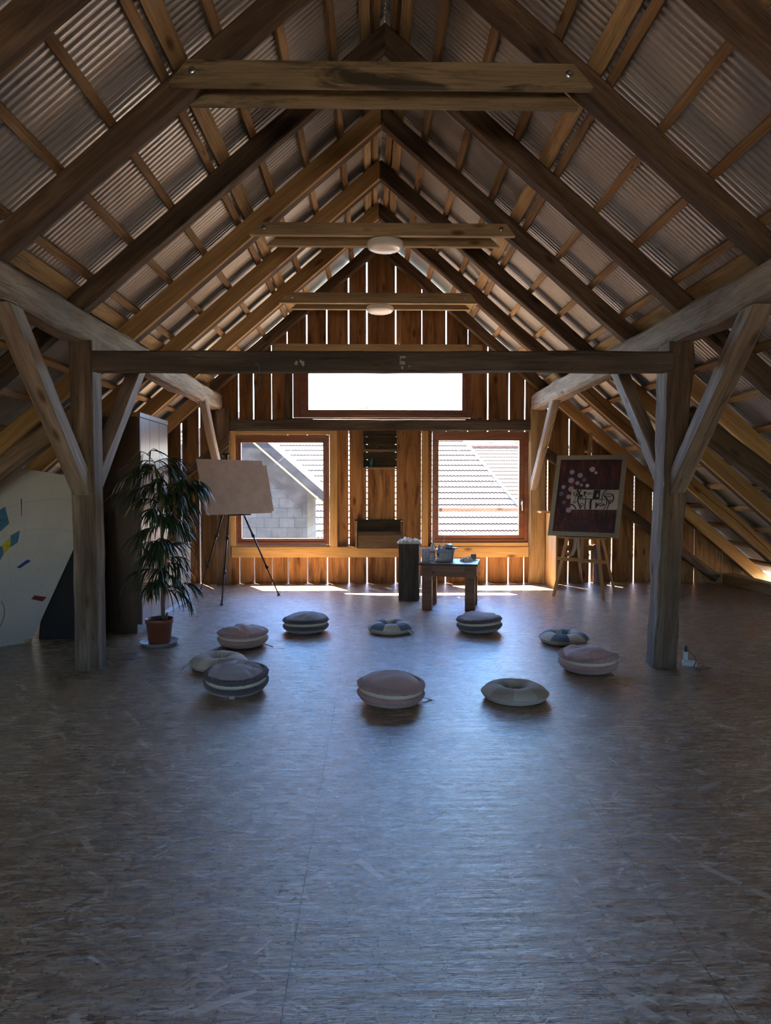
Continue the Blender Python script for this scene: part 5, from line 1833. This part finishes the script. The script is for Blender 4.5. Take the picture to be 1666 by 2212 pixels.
def tiled(name, mat, p_low, y_up, x_of, rows, rise, run, label, tile_w=0.10, hip=None, base_z=-3.2, xl=None):
    """a clay tile roof slope rising away from the barn; x_of(row)-> (x0, x1)"""
    t = thing(name, label, 'house', p_low)
    mb = MB()
    for r in range(rows):
        y0, z0 = r * run, r * rise
        x0, x1 = x_of(r)
        n = max(2, int((x1 - x0) / tile_w * 6))
        vs, fs = [], []
        for j in range(n + 1):
            x = x0 + (x1 - x0) * j / n
            wv_ = 0.011 * math.cos(2 * PI * x / tile_w)
            lip = 0.026
            vs += [(x, y0 - 0.03, z0 + wv_ - 0.012), (x, y0 - 0.03, z0 + wv_ + lip), (x, y0 + run, z0 + rise + wv_ * 0.6 + 0.008)]
        for j in range(n):
            a = j * 3
            fs += [(a + 1, a + 4, a + 5, a + 2)]
        mb.add(vs, fs, 0, False)
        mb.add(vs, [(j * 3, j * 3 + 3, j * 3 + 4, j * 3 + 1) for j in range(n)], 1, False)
    mb.build('tile_slope', [M[mat], M['tile_lip_shade']], t)
    return t

Y0, Z0 = 17.6, -0.05
RISE, RUN = 0.163, 0.263
hx = lambda r: 4.50 - (r * RUN) / 4.9 * 1.62
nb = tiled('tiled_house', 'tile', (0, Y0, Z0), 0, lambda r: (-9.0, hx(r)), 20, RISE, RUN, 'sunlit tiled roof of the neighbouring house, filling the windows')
mb = MB()
top_z, top_y = 20 * RISE, 20 * RUN
mb.prism([(-9, 0.1, -0.12), (-9, top_y, top_z - 0.12), (-9, top_y + 0.3, top_z - 0.4), (-9, top_y + 0.3, -3.15 - Z0), (-9, 0.1, -3.15 - Z0)], (12.0, 0, 0))
mb.build('walls', M['plaster'], nb)
mb = MB()
mb.tube([(-9, top_y, top_z + 0.02), (hx(20), top_y, top_z + 0.02)], 0.09, 10)
mb.build('ridge_tiles', M['ridge_tile'], nb)
mb = MB()
for k in range(1, 20, 2):
    for j in range(36):
        x = -8.6 + j * 0.34 + (0.17 if k % 4 == 1 else 0)
        if x > hx(k) - 0.2:
            continue
        if k % 4 == 1 or x < 0:
            mb.box((x, k * RUN + 0.12, k * RISE + 0.12), (0.02, 0.02, 0.10))
mb.build('snow_guards', M['ridge_tile'], nb)
mb = MB()
mb.tube([(hx(0), 0, 0.05), (hx(20), top_y, top_z + 0.05)], 0.045, 8)
mb.build('hip_flashing', M['lead'], nb)

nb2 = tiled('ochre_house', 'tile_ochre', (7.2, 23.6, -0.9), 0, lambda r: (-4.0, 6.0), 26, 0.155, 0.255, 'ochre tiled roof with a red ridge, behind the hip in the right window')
mb = MB()
tz, ty = 26 * 0.155, 26 * 0.255
mb.prism([(-4, 0.1, -0.12), (-4, ty, tz - 0.12), (-4, 2 * ty, -0.1), (-4, 2 * ty, -2.3), (-4, 0.1, -2.3)], (10, 0, 0))
mb.build('walls', M['plaster'], nb2)
mb = MB()
for k in range(28):
    mb.lathe([(0.115, 0), (0.125, 0.02), (0.105, 0.36)], 12, smooth=True)
    for v in mb.v[-36:]:
        x, y, z = v
        v.x, v.y, v.z = -4.0 + k * 0.36 + z, ty + y, tz + 0.03 + x
mb.build('ridge_tiles', M['ridge_tile'], nb2)

# block gable seen in the left window
GY = 14.2
def g(px, py, y=GY):
    return P(px, py, y)
bg = thing('block_shed', 'grey concrete block gable with dark verge boards, seen in the left window', 'shed', (g(664, 1100).x - 1.5, GY, -3.2))
gb = Vector(bg.location)
x_r = g(664, 1100).x
a_, b_ = g(520, 932), g(664, 1058)
sl_ = (b_.z - a_.z) / (b_.x - a_.x)
xl = x_r - 3.6
mb = MB()
apx = g(470, 890)
zr_ = lambda x: apx.z + sl_ * abs(x - apx.x) * (1 if sl_ < 0 else -1)
mb.prism([Vector((xl, GY, -3.2)) - gb, Vector((x_r, GY, -3.2)) - gb, Vector((x_r, GY, zr_(x_r))) - gb, Vector((apx.x, GY, apx.z)) - gb, Vector((xl, GY, zr_(xl))) - gb], (0, 2.2, 0))
mb.build('block_wall', M['blocks'], bg)
dv = Vector((1, 0, sl_)).normalized()
nv_ = Vector((-dv.z, 0, dv.x))
mb = MB()
st = apx - Vector((0, 0.0, 0))
ends = []
def vb(off0, off1, y0, y1, ln, mat, nm, start=0.0):
    m_ = MB()
    q0 = st + dv * start + nv_ * off0
    q1 = st + dv * ln + nv_ * off0
    q2 = st + dv * ln + nv_ * off1
    q3 = st + dv * start + nv_ * off1
    m_.prism([Vector((q.x, y0, q.z)) - gb for q in (q0, q1, q2, q3)], (0, y1 - y0, 0))
    m_.build(nm, M[mat], bg)
vb(0.06, 0.22, GY - 0.30, GY + 2.2, 3.3, 'outdoor_dark', 'verge_board')
vb(0.02, 0.055, GY - 0.315, GY - 0.30, 3.3, 'casing', 'verge_strip')
m_ = MB()
m_.prism([g(521, 936, GY - 0.06) - gb, g(664, 1057, GY - 0.06) - gb, g(664, 1112, GY - 0.06) - gb, g(521, 985, GY - 0.06) - gb], (0, 0.05, 0))
m_.build('dark_cladding', M['outdoor_dark'], bg)

# outdoor rail in the right window
q0, q1 = P(949, 1101, 13.0), P(1240, 1099, 13.0)
t = thing('outdoor_rail', 'wooden rail crossing the tiled roof in the right window', 'rail', (q1.x, 13.0, -3.2))
mb = MB()
mb.box(((q0.x - q1.x) / 2, 0, q0.z + 3.2), (q1.x - q0.x, 0.08, 0.068))
mb.build('beam', M['collar_clean'], t)
mb = MB()
mb.box((0.03, 0.06, (q0.z + 3.2) / 2), (0.1, 0.1, q0.z + 3.2))
mb.build('support_post', M['old'], t)
mb = MB()
mb.box((q0.x - q1.x + 0.02, 0, q0.z + 3.2), (0.06, 0.086, 0.07))
mb.build('end_cap', M['old'], t)

def tree(px, py_top, y, r, label, seed):
    top = P(px, py_top, y)
    rr = random.Random(seed)
    t = thing('tree', label, 'tree', (top.x, y, -3.2), group='trees beyond the roofs')
    h = top.z + 3.2
    m_ = MB()
    m_.tube([(0, 0, 0), (0.1, 0, h * 0.5), (0, 0, h * 0.93)], [0.22, 0.15, 0.03], 8)
    m_.build('trunk', M['bark'], t)
    m_ = MB()
    for k in range(1500):
        u = rr.random() ** 0.6
        zc = h - 2.6 * r * u
        rad = r * math.sqrt(max(0.02, 1 - (1 - u * 1.15) ** 2)) * (0.75 + 0.35 * math.sin(k * 0.37 + seed))
        a = rr.uniform(0, 2 * PI)
        q = Vector((rad * math.cos(a) * rr.uniform(0.5, 1), rad * math.sin(a) * rr.uniform(0.5, 1), zc + rr.uniform(-0.1, 0.02)))
        e1 = Vector((rr.uniform(-1, 1), rr.uniform(-1, 1), rr.uniform(-1, 1))).normalized() * 0.075
        e2 = e1.orthogonal().normalized() * 0.05
        m_.add([q - e1, q + e2, q + e1, q - e2], [(0, 1, 2, 3)])
    m_.build('crown', M['tree'], t)
tree(796, 871, 34, 1.0, 'green treetop just showing in the long top window', 1)
tree(826, 877, 36, 0.8, 'smaller treetop right beside the first one in the top window', 2)
tree(1004, 946, 40, 0.7, 'treetop at the left end of the red ridge in the right window', 3)
tree(1058, 949, 42, 0.7, 'treetop over the middle of the red ridge in the right window', 4)
tree(1113, 945, 40, 0.7, 'treetop at the right end of the red ridge in the right window', 5)

# ------------------------------------------------------------------ light
w = bpy.data.worlds.new('sky')
scene.world = w
w.use_nodes = True
nt = w.node_tree
bg_ = nt.nodes['Background']
sky = nt.nodes.new('ShaderNodeTexSky')
sky.sky_type = 'NISHITA'
sky.sun_disc = False
sky.sun_elevation = math.radians(66)
sky.sun_rotation = math.radians(-30)
sky.air_density = 1.0
sky.dust_density = 0.6
sky.ozone_density = 2.0
hs = N(nt, 'ShaderNodeHueSaturation', Hue=0.506, Saturation=1.28)
L(nt, sky.outputs[0], hs.inputs['Color'])
L(nt, hs.outputs[0], bg_.inputs[0])
bg_.inputs[1].default_value = 0.85
sd = bpy.data.lights.new('sun', 'SUN')
sd.energy = 40.0
sd.angle = math.radians(0.6)
sd.color = (1.0, 0.93, 0.82)
so = bpy.data.objects.new('sun', sd)
C.objects.link(so)
so.rotation_euler = Vector((0.20, -0.36, -1.0)).to_track_quat('-Z', 'Y').to_euler()

scene.view_settings.view_transform = 'Standard'
scene.view_settings.look = 'None'
scene.view_settings.gamma = 1.0
scene.view_settings.use_curve_mapping = False
scene.view_settings.exposure = 2.3
scene.cycles.adaptive_threshold = 0.03
scene.cycles.max_bounces = 8
scene.cycles.diffuse_bounces = 4
scene.cycles.glossy_bounces = 4
scene.cycles.transparent_max_bounces = 10
scene.cycles.caustics_reflective = False
scene.cycles.sample_clamp_indirect = 6.0
